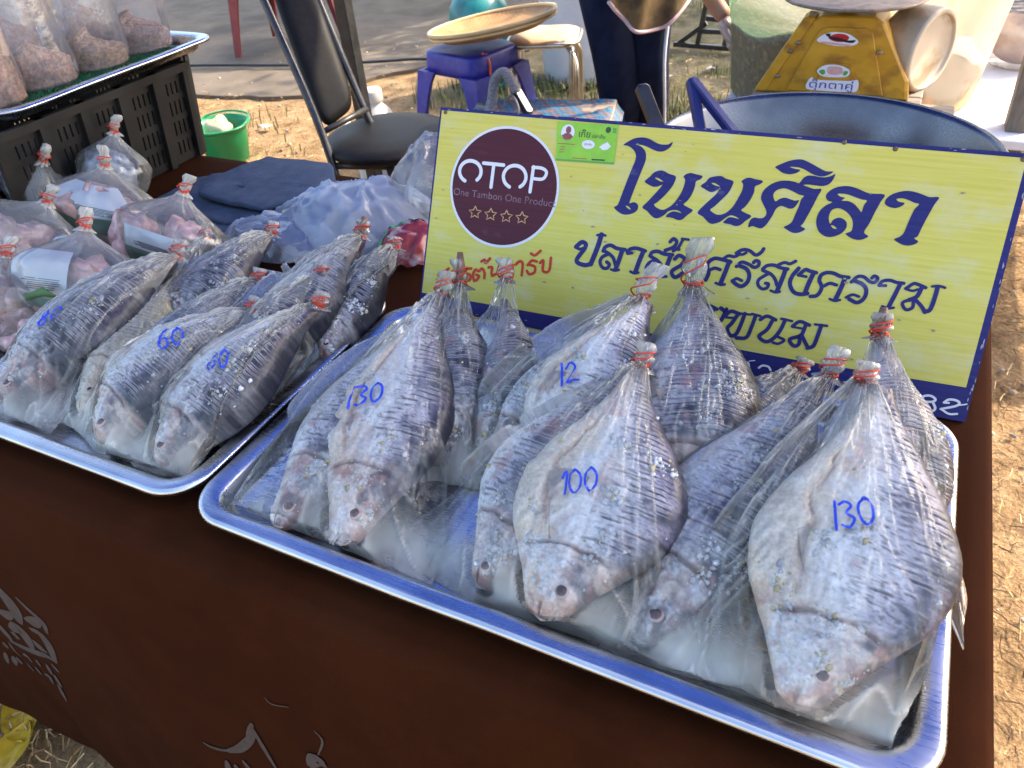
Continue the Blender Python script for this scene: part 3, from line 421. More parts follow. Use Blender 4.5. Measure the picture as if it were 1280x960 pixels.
def tray(name, w_, d_, zr, label, mat, r=.045, h=.025, parent=None, loc=(0, 0, 0), rz=0, wob=.0012):
    """lipped baking tray; local origin at front-left, rim plane at z = h"""
    prof = [(0.0005, h-.005), (0, h-.001), (.002, h+.0012), (.005, h+.0018), (.016, h+.0012), (.019, h), (.0215, h-.003), (.026, .006), (.029, .0032), (.033, .0022), (.06, .0018)]
    rows = []
    base = rrect(0, w_, 0, d_, r)
    for ins, z in prof:
        q = rrect(ins, w_-ins, ins, d_-ins, max(r-ins*.8, .006))
        if len(q) != len(base):
            t = np.linspace(0, 1, len(base), endpoint=False); qq = np.concatenate([q, q[:1]]); L = np.concatenate([[0], np.cumsum(np.linalg.norm(np.diff(qq, axis=0), axis=1))])
            bb = np.concatenate([base, base[:1]]); LB = np.concatenate([[0], np.cumsum(np.linalg.norm(np.diff(bb, axis=0), axis=1))]); tt = LB[:-1]/LB[-1]*L[-1]
            q = np.stack([np.interp(tt, L, qq[:, 0]), np.interp(tt, L, qq[:, 1])], 1)
        rows.append(np.concatenate([q, z+wob*noise(q[:, :1]*12, q[:, 1:]*12, 0, 6)], 1))
    # outside skin back down
    for ins, z in ((.004, h-.0045), (.0165, h-.006), (.023, .0045), (.028, .0006), (.06, .0004)):
        q = rrect(ins, w_-ins, ins, d_-ins, max(r-ins*.8, .006)); t = np.linspace(0, 1, len(base), endpoint=False)
        qq = np.concatenate([q, q[:1]]); L = np.concatenate([[0], np.cumsum(np.linalg.norm(np.diff(qq, axis=0), axis=1))])
        bb = np.concatenate([base, base[:1]]); LB = np.concatenate([[0], np.cumsum(np.linalg.norm(np.diff(bb, axis=0), axis=1))]); tt = LB[:-1]/LB[-1]*L[-1]
        rows.insert(0, np.concatenate([np.stack([np.interp(tt, L, qq[:, 0]), np.interp(tt, L, qq[:, 1])], 1), np.full((len(base), 1), z)], 1))
    n = len(base); V = np.concatenate(rows); F = gridF(n, len(rows), True).tolist()
    k = len(rows)
    F.append(tuple((k-1)*n+i for i in range(n))); F.append(tuple(range(n-1, -1, -1)))
    o = obj(name, V, F, mat, parent); o.location = loc; o.rotation_euler = (0, 0, rz)
    if label: tag(o, *label)
    return o
TZ = TT+.002
tray('aluminium_tray', .655, .398, TZ, ('large aluminium tray in front of the yellow sign, holding the bigger bagged fish', 'tray', 'trays of bagged fish'), M_alu, loc=(0, -.001, TZ))
tray('aluminium_tray', .655, .398, TZ, ('aluminium tray at the left with the smaller bagged fish and bags of pork', 'tray', 'trays of bagged fish'), M_alu, loc=(-.660, .003, TZ), rz=.006)

# ------------------------------------------------------------------ the yellow sign board
SB = np.array([.021, .400, TT+.002]); SE = np.array([.6446*0+.99913, .04145, 0]); SE /= np.linalg.norm(SE)
SNn = np.cross([0, 0, 1], SE); SU = math.cos(.5005)*np.array([0, 0, 1])+math.sin(.5005)*SNn; SF = np.cross(SE, SU)   # SF faces the viewer
SW, SH = .6446, .2676
SM = Matrix(((SE[0], SU[0], SF[0], SB[0]), (SE[1], SU[1], SF[1], SB[1]), (SE[2], SU[2], SF[2], SB[2]), (0, 0, 0, 1)))
sign = thing('sign_board', 'yellow painted sign board with blue Thai lettering and a maroon round emblem', 'sign', mw=SM)
def sign_mat(name, c1, c2, c3, amt=(.52, .7)):
    m, n, l, out = nmat(name)
    b = n.new('ShaderNodeBsdfPrincipled'); l.new(b.outputs[0], out.inputs[0]); b.inputs['Roughness'].default_value = .5; b.inputs['Specular IOR Level'].default_value = .22
    tc = n.new('ShaderNodeTexCoord')
    def nz(s, st=(1, 1, 1), d=5):
        mp = n.new('ShaderNodeMapping'); mp.inputs['Scale'].default_value = st; l.new(tc.outputs['Object'], mp.inputs[0])
        k = n.new('ShaderNodeTexNoise'); k.inputs['Scale'].default_value = s; k.inputs['Detail'].default_value = d; k.inputs['Roughness'].default_value = .65; l.new(mp.outputs[0], k.inputs['Vector']); return k
    a = nz(30, (.25, 9, 1)); r = n.new('ShaderNodeValToRGB'); l.new(a.outputs['Fac'], r.inputs[0]); r.color_ramp.elements[0].position = .3; r.color_ramp.elements[1].position = .7
    r.color_ramp.elements[0].color = (*c1, 1); r.color_ramp.elements[1].color = (*c2, 1)
    d = nz(16, (1, 1.6, 1), 7); mr = n.new('ShaderNodeMapRange'); mr.inputs[1].default_value = amt[0]; mr.inputs[2].default_value = amt[1]; mr.inputs[4].default_value = .75; l.new(d.outputs['Fac'], mr.inputs[0])
    mx = n.new('ShaderNodeMixRGB'); l.new(mr.outputs[0], mx.inputs[0]); l.new(r.outputs[0], mx.inputs[1]); mx.inputs[2].default_value = (*c3, 1); l.new(mx.outputs[0], b.inputs['Base Color'])
    bp = n.new('ShaderNodeBump'); bp.inputs['Strength'].default_value = .10; bp.inputs['Distance'].default_value = .0006; l.new(a.outputs['Fac'], bp.inputs['Height']); l.new(bp.outputs[0], b.inputs['Normal'])
    return m
M_yel = sign_mat('weathered yellow paint', (.56, .48, .075), (.65, .57, .13), (.60, .57, .36), (.50, .74))
M_navy = sign_mat('navy paint', (.014, .014, .10), (.028, .026, .15), (.16, .15, .24), (.62, .74))
M_red = sign_mat('red paint', (.48, .03, .015), (.55, .06, .025), (.6, .3, .1), (.62, .8))
M_maroon = sign_mat('maroon paint', (.060, .010, .018), (.085, .014, .024), (.16, .07, .08), (.62, .78))
M_wht = sign_mat('white paint', (.74, .72, .72), (.66, .63, .66), (.5, .45, .45), (.6, .8))
M_ply = pm('plywood edge', (.42, .27, .10), (.58, .40, .18), 60, .7)
mb = MB(); mb.box((SW/2, SH/2, -.005), (SW, SH, .010), b=.0008); mb.build('board', M_ply, sign, smooth=False)
def sheet(name, P, z, mat, parent, holes=(), smoothn=0):
    loops = [[Vector((x/1000, y/1000, z)) for x, y in (catmull(L, smoothn, True) if smoothn else L)] for L in (P, *holes)]
    V = [v for L in loops for v in L]; F = tessellate_polygon(loops)
    o = obj(name, V, [tuple(f) for f in F], mat, parent, smooth=False); return o
sheet('navy_panel', [(0, 0), (644.6, 0), (644.6, 267.6), (0, 267.6)], .0004, M_navy, sign)
sheet('yellow_panel', [(2.2, 34.5), (300, 34), (470, 33), (637.5, 35.5), (638, 150), (638.8, 263.2), (300, 263.6), (2.6, 264)], .0008, M_yel, sign)
cc = (98.8, 179.2)
circ = lambda r, n=72: [(cc[0]+r*math.cos(2*math.pi*i/n), cc[1]+r*1.0*math.sin(2*math.pi*i/n)) for i in range(n)]
emb = sheet('round_emblem', circ(72.8), .0011, M_wht, sign); sheet('disc', circ(69.6), .0014, M_maroon, emb)
def strokes(name, S, z, mat, parent, taper=0, step=.00002, n=5):
    PV = []; PF = []
    for i, s in enumerate(S):
        v, f = ribbon(s[1:], s[0], n, taper); k = len(PV)
        PV += [(a/1000, b/1000, z+step*i) for a, b in v]; PF += [tuple(q+k for q in g) for g in f]
    return obj(name, PV, PF, mat, parent, smooth=False)

for s in STARS: strokes('star', [s], .0017, pm('gold paint', (.62, .36, .14), (.55, .3, .12), 50, .5) if 'gold paint' not in bpy.data.materials else bpy.data.materials['gold paint'], emb, n=1)
M_faint = pm('faded print', (.26, .15, .18), (.16, .07, .09), 200, .6)
text_mesh('motto', 'One Tambon One Product', .0125, Matrix.Translation((.0315, .1635, .0017)), M_faint, emb)
for i, O in enumerate(OUTLINES): sheet('letter', O[0], .0012+.00002*i, M_navy, sign, O[1:], 3)
def letters(name, S, counts, z, mat, parent, **k):
    assert sum(counts) == len(S), (sum(counts), len(S)); i = 0
    for c in counts: strokes(name, S[i:i+c], z+.00002*(i % 9), mat, parent, **k); i += c
letters('letter', NAVY, [4, 5, 4, 7, 3, 5, 5, 3, 2, 6, 4, 4, 3, 4, 7, 1, 6, 4, 6, 2], .0013, M_navy, sign)
letters('red_letter', RED, [2, 1, 1, 2, 2, 1, 2, 2, 1, 2, 1, 1], .0012, M_red, sign)
letters('digit', WHITE, [2, 4, 1, 1, 1, 1, 1], .0012, M_wht, sign)
M_nail = pm('rusty nail', (.1, .07, .05), (.2, .14, .1), 300, .6, .5)
for x, y in ((474, 264.4), (523, 262), (8, 262), (636, 262)):
    mb = MB(); mb.ball((x/1000, y/1000, .001), (.0028, .0028, .0012), (8, 5)); mb.build('nail', M_nail, sign)
letters('emblem_letter', OTOP, [1, 2, 1, 2], .0017, M_wht, emb)
# small scuffs and rust spots
rgs = np.random.default_rng(5); V = []; F = []
M_scuff = pm('scuff', (.25, .2, .12), (.4, .34, .2), 300, .8)
for i in range(46):
    x, y = rgs.uniform(10, 630), rgs.uniform(40, 258); r = rgs.uniform(.4, 1.7); k = len(V); m = 7
    if abs(x-98) < 74 and y > 105: continue
    V += [((x+r*rgs.uniform(.4, 1.5)*math.cos(2*math.pi*j/m)*1.6)/1000, (y+r*rgs.uniform(.4, 1.2)*math.sin(2*math.pi*j/m))/1000, .00178) for j in range(m)]; F.append(tuple(range(k, k+m)))
obj('paint_scuffs', V, F, M_scuff, sign, smooth=False, kind='stuff')
# chips in the navy border where pale board shows
V = []; F = []
for i in range(60):
    e = i % 3; m = 6; r = rgs.uniform(.5, 2.2)
    x, y = ((rgs.uniform(641.5, 644.2), rgs.uniform(5, 262)), (rgs.uniform(60, 640), rgs.uniform(1, 30)), (rgs.uniform(5, 640), rgs.uniform(264.3, 267)))[e]
    k = len(V); sx, sy = ((.5, 2.2), (2.6, .5), (2.0, .4))[e]
    V += [(min(x+r*sx*rgs.uniform(.4, 1)*math.cos(2*math.pi*j/m), 644.4)/1000, min(y+r*sy*rgs.uniform(.4, 1)*math.sin(2*math.pi*j/m), 267.4)/1000, .0010+.000005*i) for j in range(m)]; F.append(tuple(range(k, k+m)))
obj('paint_chips', V, F, pm('chipped paint', (.22, .21, .27), (.4, .38, .4), 200, .8), sign, smooth=False, kind='stuff')
# green card stuck in the corner
M_card = pm('green card', (.22, .48, .02), (.28, .55, .03), 60, .35)
card = sheet('green_card', [(157.6, 261.8), (231.9, 263.3), (233.5, 219.4), (161.7, 217.3)], .0016, M_card, sign)
M_ink = pm('dark ink', (.02, .05, .015), (.03, .07, .02), 60, .5); M_inkr = pm('card red ink', (.35, .10, .04), None, 60, .5); M_skin2 = pm('printed portrait', (.28, .07, .06), (.2, .05, .05), 200, .4); M_pale = pm('card white', (.72, .70, .72), None, 60, .5); M_gr2 = pm('card deep green', (.10, .32, .05), None, 60, .5)
el = lambda x, y, rx, ry, n=24: [(x+rx*math.cos(2*math.pi*i/n), y+ry*math.sin(2*math.pi*i/n)) for i in range(n)]
sheet('portrait', el(172.3, 250.6, 8.3, 8.8), .0018, M_pale, card); sheet('portrait_head', el(172.9, 253.2, 3.3, 4.2), .0020, M_skin2, card)
sheet('portrait_shirt', [(165.2, 246.5), (169.5, 249.4), (176, 249.2), (179.6, 246), (176.5, 242.6), (171.5, 241.7), (167.5, 243)], .0019, M_skin2, card)
sheet('speech_bubble', el(199.4, 238.8, 8, 4.9), .0018, M_pale, card); sheet('round_mark', el(220.9, 256.9, 3.2, 3.5), .0018, M_ink, card)
sheet('square_mark', [(226, 259.5), (230.5, 259.6), (230.8, 254), (226.3, 253.9)], .0018, M_gr2, card)
sheet('picture', [(213, 237), (217, 240.5), (222, 243.5), (227, 239), (223, 235), (218, 234)], .0018, M_pale, card)
sheet('footer', [(161.8, 219.6), (233.2, 221.6), (233.4, 219.6), (161.8, 217.6)], .0018, M_gr2, card)
tm = lambda x, y: Matrix.Translation((x/1000, y/1000, .0020))
text_mesh('card_title', 'เกี๊ย', .0105, tm(185.4, 246.6), M_ink, card); text_mesh('card_subtitle', 'ปลาส้ม', .0058, tm(202.6, 246.8), M_ink, card)
text_mesh('bubble_text', 'ปลาส้ม', .0038, tm(194, 237.8), M_inkr, card)
for x, y, L in ((162, 237.6, 21), (166, 234, 5), (165, 231, 6), (165, 228, 6), (182, 222.6, 18)):
    sheet('text_line', [(x, y), (x+L, y+.5), (x+L, y-.5), (x, y-1)], .0018, M_inkr, card)
sheet('text_line', [(206, 223.3), (222, 223.9), (222, 222.2), (206, 221.7)], .0018, M_ink, card)
# the strut that holds the board up from behind
mb = MB(); mb.bar((SW*.45, SH*.8, -.012), (SW*.45, .097, -.17), .035, .012); mb.build('strut', M_ply, sign, smooth=False)

# ------------------------------------------------------------------ fish
M_fish = attr_mat('fish skin', rough=.40, nscale=330, namt=.22, bump=.22, sub=.10)
M_crumb = attr_mat('rice crumb', rough=.6, nscale=300, namt=.15, bump=.1)
M_eye = attr_mat('fish eye', rough=.12, nscale=200, namt=.1, bump=0)
M_fin = pm('fish fin', (.55, .45, .36), (.34, .28, .25), 120, .45, bump=.3)
M_film = film_mat('clear bag film', haze=.003, gl=.05, bump=.5, rough=.05)
M_neck = film_mat('gathered bag film', haze=.14, gl=.12, bump=.5, bs=160)
M_band = pm('red rubber band', (.55, .035, .012), (.62, .06, .02), 90, .45)
M_bluehole = pm('hole edge', (.05, .05, .06), None, 60, .5)
M_blue = pm('blue marker ink', (.006, .03, .42), (.01, .06, .55), 250, .4)
ICO_V = []; ICO_F = []
def _ico():
    t = (1+5**.5)/2
    v = [(-1, t, 0), (1, t, 0), (-1, -t, 0), (1, -t, 0), (0, -1, t), (0, 1, t), (0, -1, -t), (0, 1, -t), (t, 0, -1), (t, 0, 1), (-t, 0, -1), (-t, 0, 1)]
    f = [(0, 11, 5), (0, 5, 1), (0, 1, 7), (0, 7, 10), (0, 10, 11), (1, 5, 9), (5, 11, 4), (11, 10, 2), (10, 7, 6), (7, 1, 8), (3, 9, 4), (3, 4, 2), (3, 2, 6), (3, 6, 8), (3, 8, 9), (4, 9, 5), (2, 4, 11), (6, 2, 10), (8, 6, 7), (9, 8, 1)]
    return np.array(v)/math.sqrt(1+t*t), f
ICO_V, ICO_F = _ico()
SD = [0, .02, .06, .12, .2, .32, .46, .6, .72, .82, .90, .95, 1.0]
DO = [.055, .115, .155, .215, .31, .45, .50, .43, .305, .20, .125, .09, .07]
VE = [.05, .11, .155, .22, .32, .46, .50, .41, .27, .17, .105, .08, .06]
TH = [.26, .42, .55, .68, .86, 1.0, 1.0, .92, .78, .58, .38, .26, .16]
def prof(s, K):
    c = catmull(np.stack([SD, K], 1), 8); return np.interp(s, c[:, 0], c[:, 1])
def make_fish(L, W, T, seed, white=.6, ncut=42, yellow=0.0, ns=300):
    """a deep-bodied scored fish on its side: head at y=0, back on +x; returns verts, faces, tint, handy values"""
    na, nb = 70, 12
    s = np.linspace(0, 1, ns)
    th = np.concatenate([np.linspace(0, math.pi, na), np.linspace(math.pi, 2*math.pi, nb+2)[1:-1]])
    S, TH_ = np.meshgrid(s, th, indexing='ij')
    q = np.cos(TH_); up = np.sin(TH_)
    d, v, t = prof(S, DO)*W, prof(S, VE)*W, prof(S, TH)*T
    x = np.where(q > 0, q*d, q*v)
    z = np.where(up > 0, np.abs(up)**.62*t, -np.abs(up)**.8*t*.35)
    y = S*L
    bend = (noise(seed*3.7, 1.3)*.035*W/.14)
    x = x+bend*np.sin(S*math.pi)
    top = up > 0
    X, Y = x*1000, y*1000
    big = fbm(X*.022, Y*.022, seed, seed, 3); mid = fbm(X*.07, Y*.07, seed, seed+5, 3); fine = fbm(X*.28, Y*.28, seed, seed+9, 3)
    sh = 1.5*(white-.76)                       # paler fish carry their pale side farther round to the back
    # scored cuts: close thin slits across the flank, wavy, broken up, of unequal length
    ph = (S+.022*q*q-.020*q+.0045*noise(X*.035, Y*.02, seed, 3)+.0022*noise(X*.14, Y*.04, seed, 4))*ncut
    kk = np.floor(ph); fr = ph-kk-.5
    hsh = _h(kk, kk*0+seed, kk*0, 77); hs2 = _h(kk, kk*0+seed, kk*0+3, 78)
    q0 = -.34+.95*sh+.20*big
    reg = sst(.24, .30, S)*sst(.97, .90, S)*sst(q0+.50*hsh, q0+.16+.50*hsh, q)*sst(.96, .84-.15*hs2, q)
    broke = sst(.0, .20, noise(X*.07+kk*3.1, kk*5.3, seed, 13)*.6+noise(X*.16, kk*2.3, seed, 14)*.3+.16+.22*sst(.40, .7, S)+.2*big)
    wid = .12+.08*hs2
    cut = np.exp(-(fr/wid)**2)*reg*broke*(.55+.45*hs2)
    lip = np.exp(-((np.abs(fr)-.30)/.12)**2)*reg*broke
    # belly slit with its creamy flap
    qs = -.50+.10*noise(S*7, seed, 3)+.05*noise(S*23, seed, 4)
    split = np.exp(-((q-qs)/.030)**2)*sst(.22, .30, S)*sst(.80, .66, S)*top*sst(.40, .8, white)
    open_ = sst(qs+.03, qs-.03, q)*sst(.20, .30, S)*sst(.84, .7, S)*top*sst(.35, .8, white)
    gy = .195+.035*(1-q*q)+.006*noise(q*4, seed, 1)
    gill = np.exp(-((S-gy)/.006)**2)*sst(.88, .6, np.abs(q)); gill2 = np.exp(-((S-gy+.05)/.004)**2)*sst(.7, .4, np.abs(q))*.5
    head = sst(.235, .19, S-.03*(1-q*q)); front = sst(.46, .18, S)
    clump = sst(.02, .30, fbm(X*.045, Y*.045, seed, seed+61, 4)+.22*front-.10*np.abs(q)); grain = np.clip(fbm(X*.42, Y*.42, seed, seed+71, 2), -1, 1)
    flour = clump*(.40+.60*front)*(.35+.65*white)*(.30+.70*sst(.75-sh, .25-sh, q+.2*big))
    dz = T*(.035*big*up+.020*mid)+.0009*fine+.0005*lip-.0013*cut-.0034*gill-.0015*gill2+flour*(.0016+.0016*grain+.0012*fine)+.0016*head*mid
    z = z+np.where(top, dz*np.clip(up*1.5, 0, 1), 0)-.0045*split+.0030*open_*(.6+mid)
    x = x+.0012*mid*np.where(top, 1, .3)
    # ---- colours of the skin itself, from belly to back
    cream = np.array([.90, .74, .55]); milk = np.array([.90, .86, .81]); lav = np.array([.66, .61, .655]); slate = np.array([.15, .13, .185]); back = np.array([.022, .023, .036])
    qq = q-sh+.20*big+.10*mid
    def mixc(C, D, m): return C*(1-m[..., None])+D*m[..., None]
    C = cream+0*S[..., None]
    C = mixc(C, milk, sst(-.85, -.40, qq+.2*mid)); C = mixc(C, lav, sst(-.25, .15, qq)); C = mixc(C, slate, sst(.04, .42, qq+.25*mid)); C = mixc(C, back, sst(.34, .62, qq+.35*mid))
    zone = sst(-.35, .15, qq)
    # scale edges and dark flecks
    su, sv = S*L/.0055, q*W/.0095; row = np.floor(su); cell = np.abs((sv+.5*(row % 2)) % 1-.5)*2
    arc = np.abs((su % 1)-.15-.5*(1-cell**2)); scl = np.exp(-(arc/.15)**2)*zone*(1-head)
    C = C*(1-.42*scl[..., None])
    fleck = sst(.16, .34, noise(X*.22, Y*.62, seed, 33)*.6+noise(X*.5, Y*.9, seed, 34)*.4+.12*mid)*sst(-.45, .0, qq)*(1-.5*head)
    C = mixc(C, np.array([.055, .05, .07]), .72*fleck)
    # slits: dark gashes, their edges white flesh
    C = mixc(C, np.array([.74, .71, .73]), np.clip(.62*lip, 0, 1)*sst(.95, .60, q))
    C = mixc(C, np.array([.04, .022, .03]), .92*np.clip(cut*1.4, 0, 1))
    rdc = np.clip(cut*1.1, 0, 1)*sst(.1, .5, noise(X*.04, Y*.04, seed, 44)); C = mixc(C, np.array([.26, .09, .07]), .55*rdc)
    # head: pale cheeks, dark crown, reddish round the mouth
    C = mixc(C, np.array([.80, .63, .50]), head*.80)
    crown = head*sst(.05, .45, fbm(X*.05, Y*.05, seed, seed+21)+.75*q-.10-.5*sh); C = mixc(C, np.array([.075, .065, .085]), .88*crown)
    mot = head*sst(.0, .30, fbm(X*.12, Y*.12, seed, seed+27, 3)); C = mixc(C, np.array([.40, .20, .17]), .62*mot)
    muz = sst(.085, .01, S); C = mixc(C, np.array([.42, .19, .15]), .55*muz*sst(-.3, .3, fine+mid+.2))
    mouth = np.exp(-((q+.12+.5*S)/.07)**2)*sst(.055, .03, S)*top; z = z-.004*mouth*sst(.0, .01, S); C = mixc(C, np.array([.12, .045, .04]), .85*mouth)
    # belly flap, pinkish patches, flour
    pk = sst(.15, .42, fbm(X*.03, Y*.016, seed, seed+41))*sst(.0, -.45, qq); C = mixc(C, np.array([.70, .43, .26]), .50*pk)
    rd = sst(.28, .55, fbm(X*.05, Y*.05, seed, seed+51))*sst(.35, -.1, q); C = mixc(C, np.array([.46, .19, .17]), .55*rd)
    flap_c = np.array([.88, .72, .54])+.10*mid[..., None]*np.array([1, .7, .5]); C = mixc(C, flap_c, .85*open_)
    C = mixc(C, np.array([.42, .22, .14]), .65*split)
    C = mixc(C, np.array([.84, .825, .80])+.12*grain[..., None], flour*(.40+.42*sst(-.2, .3, fine+grain*.5)))
    if yellow: C = C*(1-yellow)+np.array([.70, .62, .36])*yellow*(.8+.2*mid[..., None])
    C = mixc(C, np.array([.10, .05, .05]), .7*gill); C = mixc(C, np.array([.25, .15, .14]), .5*gill2)
    tail = sst(.90, 1.0, S); C = mixc(C, np.array([.13, .09, .075]), .75*tail)
    V = np.stack([x.ravel(), y.ravel(), z.ravel()], 1); n = len(th)
    F = gridF(n, ns, True).tolist()+[tuple(range(n-1, -1, -1)), tuple((ns-1)*n+i for i in range(n))]
    return V, F, np.clip(C, .015, .9).reshape(-1, 3), dict(ns=ns, n=n, na=na, top=top.ravel(), L=L, W=W, T=T)
def _h1(a, b): return float(_h(np.array([a*1.0]), np.array([b*1.0]), np.array([0.0]), 5)[0])
def put(V, ox, oy, rz, z0, roll=0, flip=False, pitch=0):
    V = V.copy()
    if flip: V[:, 0] *= -1
    c, s = math.cos(roll), math.sin(roll); x, z = V[:, 0]*c+V[:, 2]*s, -V[:, 0]*s+V[:, 2]*c; V[:, 0], V[:, 2] = x, z
    if pitch: V[:, 2] += V[:, 1]*pitch
    c, s = math.cos(rz), math.sin(rz); x, y = V[:, 0]*c-V[:, 1]*s, V[:, 0]*s+V[:, 1]*c; V[:, 0], V[:, 1] = x+ox, y+oy
    V[:, 2] += z0; return V
DIG = {'0': [[(.5, 1), (.15, .8), (.1, .4), (.4, 0), (.8, .2), (.85, .7), (.5, 1), (.4, .95)]], '1': [[(.25, .75), (.55, 1), (.5, .5), (.45, 0)]], 'l': [[(.55, 1.05), (.45, .5), (.35, -.05)]], '1b': [[(.2, .8), (.5, 1), (.48, .5), (.45, 0)], [(.15, .02), (.8, 0)]],
       '2': [[(.15, .75), (.5, 1), (.8, .7), (.4, .3), (.1, 0), (.5, .08), (.9, 0)]], '3': [[(.1, .9), (.5, 1), (.8, .8), (.45, .55), (.85, .3), (.5, 0), (.1, .1)]], '6': [[(.75, 1), (.3, .7), (.1, .3), (.4, 0), (.8, .2), (.7, .5), (.3, .45), (.15, .25)]],
       '8': [[(.7, .95), (.3, .9), (.25, .65), (.65, .4), (.7, .1), (.35, 0), (.15, .25), (.5, .55), (.75, .8), (.6, .98)]]}
def number(txt, size, slant=.12):
    out = []; x = 0
    for ch in txt:
        for st in DIG[ch]: out.append([((px+slant*py)*.62*size+x, py*size) for px, py in st])
        x += size*(.40 if ch in 'l1' else .66)
    return out, x
def neck_mesh(base, d, L, r0, seed, seg=36):
    """the gathered, twisted top of a bag: pinched at the band, flaring to a crumpled tuft"""
    d = Vector(d).normalized(); a = d.cross(Vector((0, 0, 1)))
    if a.length < .1: a = Vector((1, 0, 0))
    a.normalize(); b = d.cross(a); V = []; hz = []
    ts = np.linspace(-.25, 1, 18); rg = np.random.default_rng(seed)
    bx, by = rg.uniform(-.25, .25, 2)
    for t in ts:
        r = r0*.80*(1+.8*sst(0, .35, t)-.55*sst(.35, .55, t)+.45*sst(.55, .8, t)-.25*sst(.85, 1, t)) if t > 0 else r0*(1+1.2*sst(0, -.25, t))
        c = Vector(base)+d*(L*t)+(a*bx+b*by)*L*max(t, 0)**2
        for k in range(seg):
            an = 2*math.pi*k/seg+t*1.4
            rr = r*(1+.42*float(noise(k*1.0, t*1.4, seed, 9))+.26*math.sin(k*2*math.pi/seg*9+t*3)+.35*max(t-.55, 0)*float(noise(k*.6, 3, seed, 11)))
            V.append(c+(a*math.cos(an)+b*math.sin(an)*.8)*rr); hz.append(.05+.24*max(t, 0)*(.4+.6*abs(math.sin(k*2.2+t*3))))
    F = gridF(seg, len(ts), True).tolist(); F.append(tuple((len(ts)-1)*seg+k for k in range(seg)))
    return V, F, hz
def band_mesh(base, d, r, seed, loops=4, spread=.005, cross=True, L=.02):
    d = Vector(d).normalized(); a = d.cross(Vector((0, 0, 1)))
    if a.length < .1: a = Vector((1, 0, 0))
    a.normalize(); b = d.cross(a); rg = np.random.default_rng(seed); mb = MB()
    for i in range(loops):
        off = rg.uniform(-spread, spread); t1, t2 = rg.uniform(-.5, .5, 2); rr = r*rg.uniform(1.05, 1.25)
        mb.tube([Vector(base)+d*(off+rr*(t1*math.cos(2*math.pi*k/14)+t2*math.sin(2*math.pi*k/14)))+(a*math.cos(2*math.pi*k/14)+b*math.sin(2*math.pi*k/14)*.85)*rr for k in range(14)], .0009, 5, closed=True)
    if cross:   # a winding up the neck to a second turn
        pts = [Vector(base)+d*(L*t)+(a*math.cos(2.5+3.6*t)+b*math.sin(2.5+3.6*t))*r*(1.25+.55*math.sin(t*3)) for t in np.linspace(0, 1, 12)]
        mb.tube(pts, .0009, 5)
        mb.tube([Vector(base)+d*(L+r*.5*math.cos(2*math.pi*k/12))+(a*math.cos(2*math.pi*k/12)+b*math.sin(2*math.pi*k/12))*r*1.45 for k in range(12)], .0009, 5, closed=True)
    return mb
RIGHT = Vector(r_); WORLD_UP = Vector((0, 0, 1))
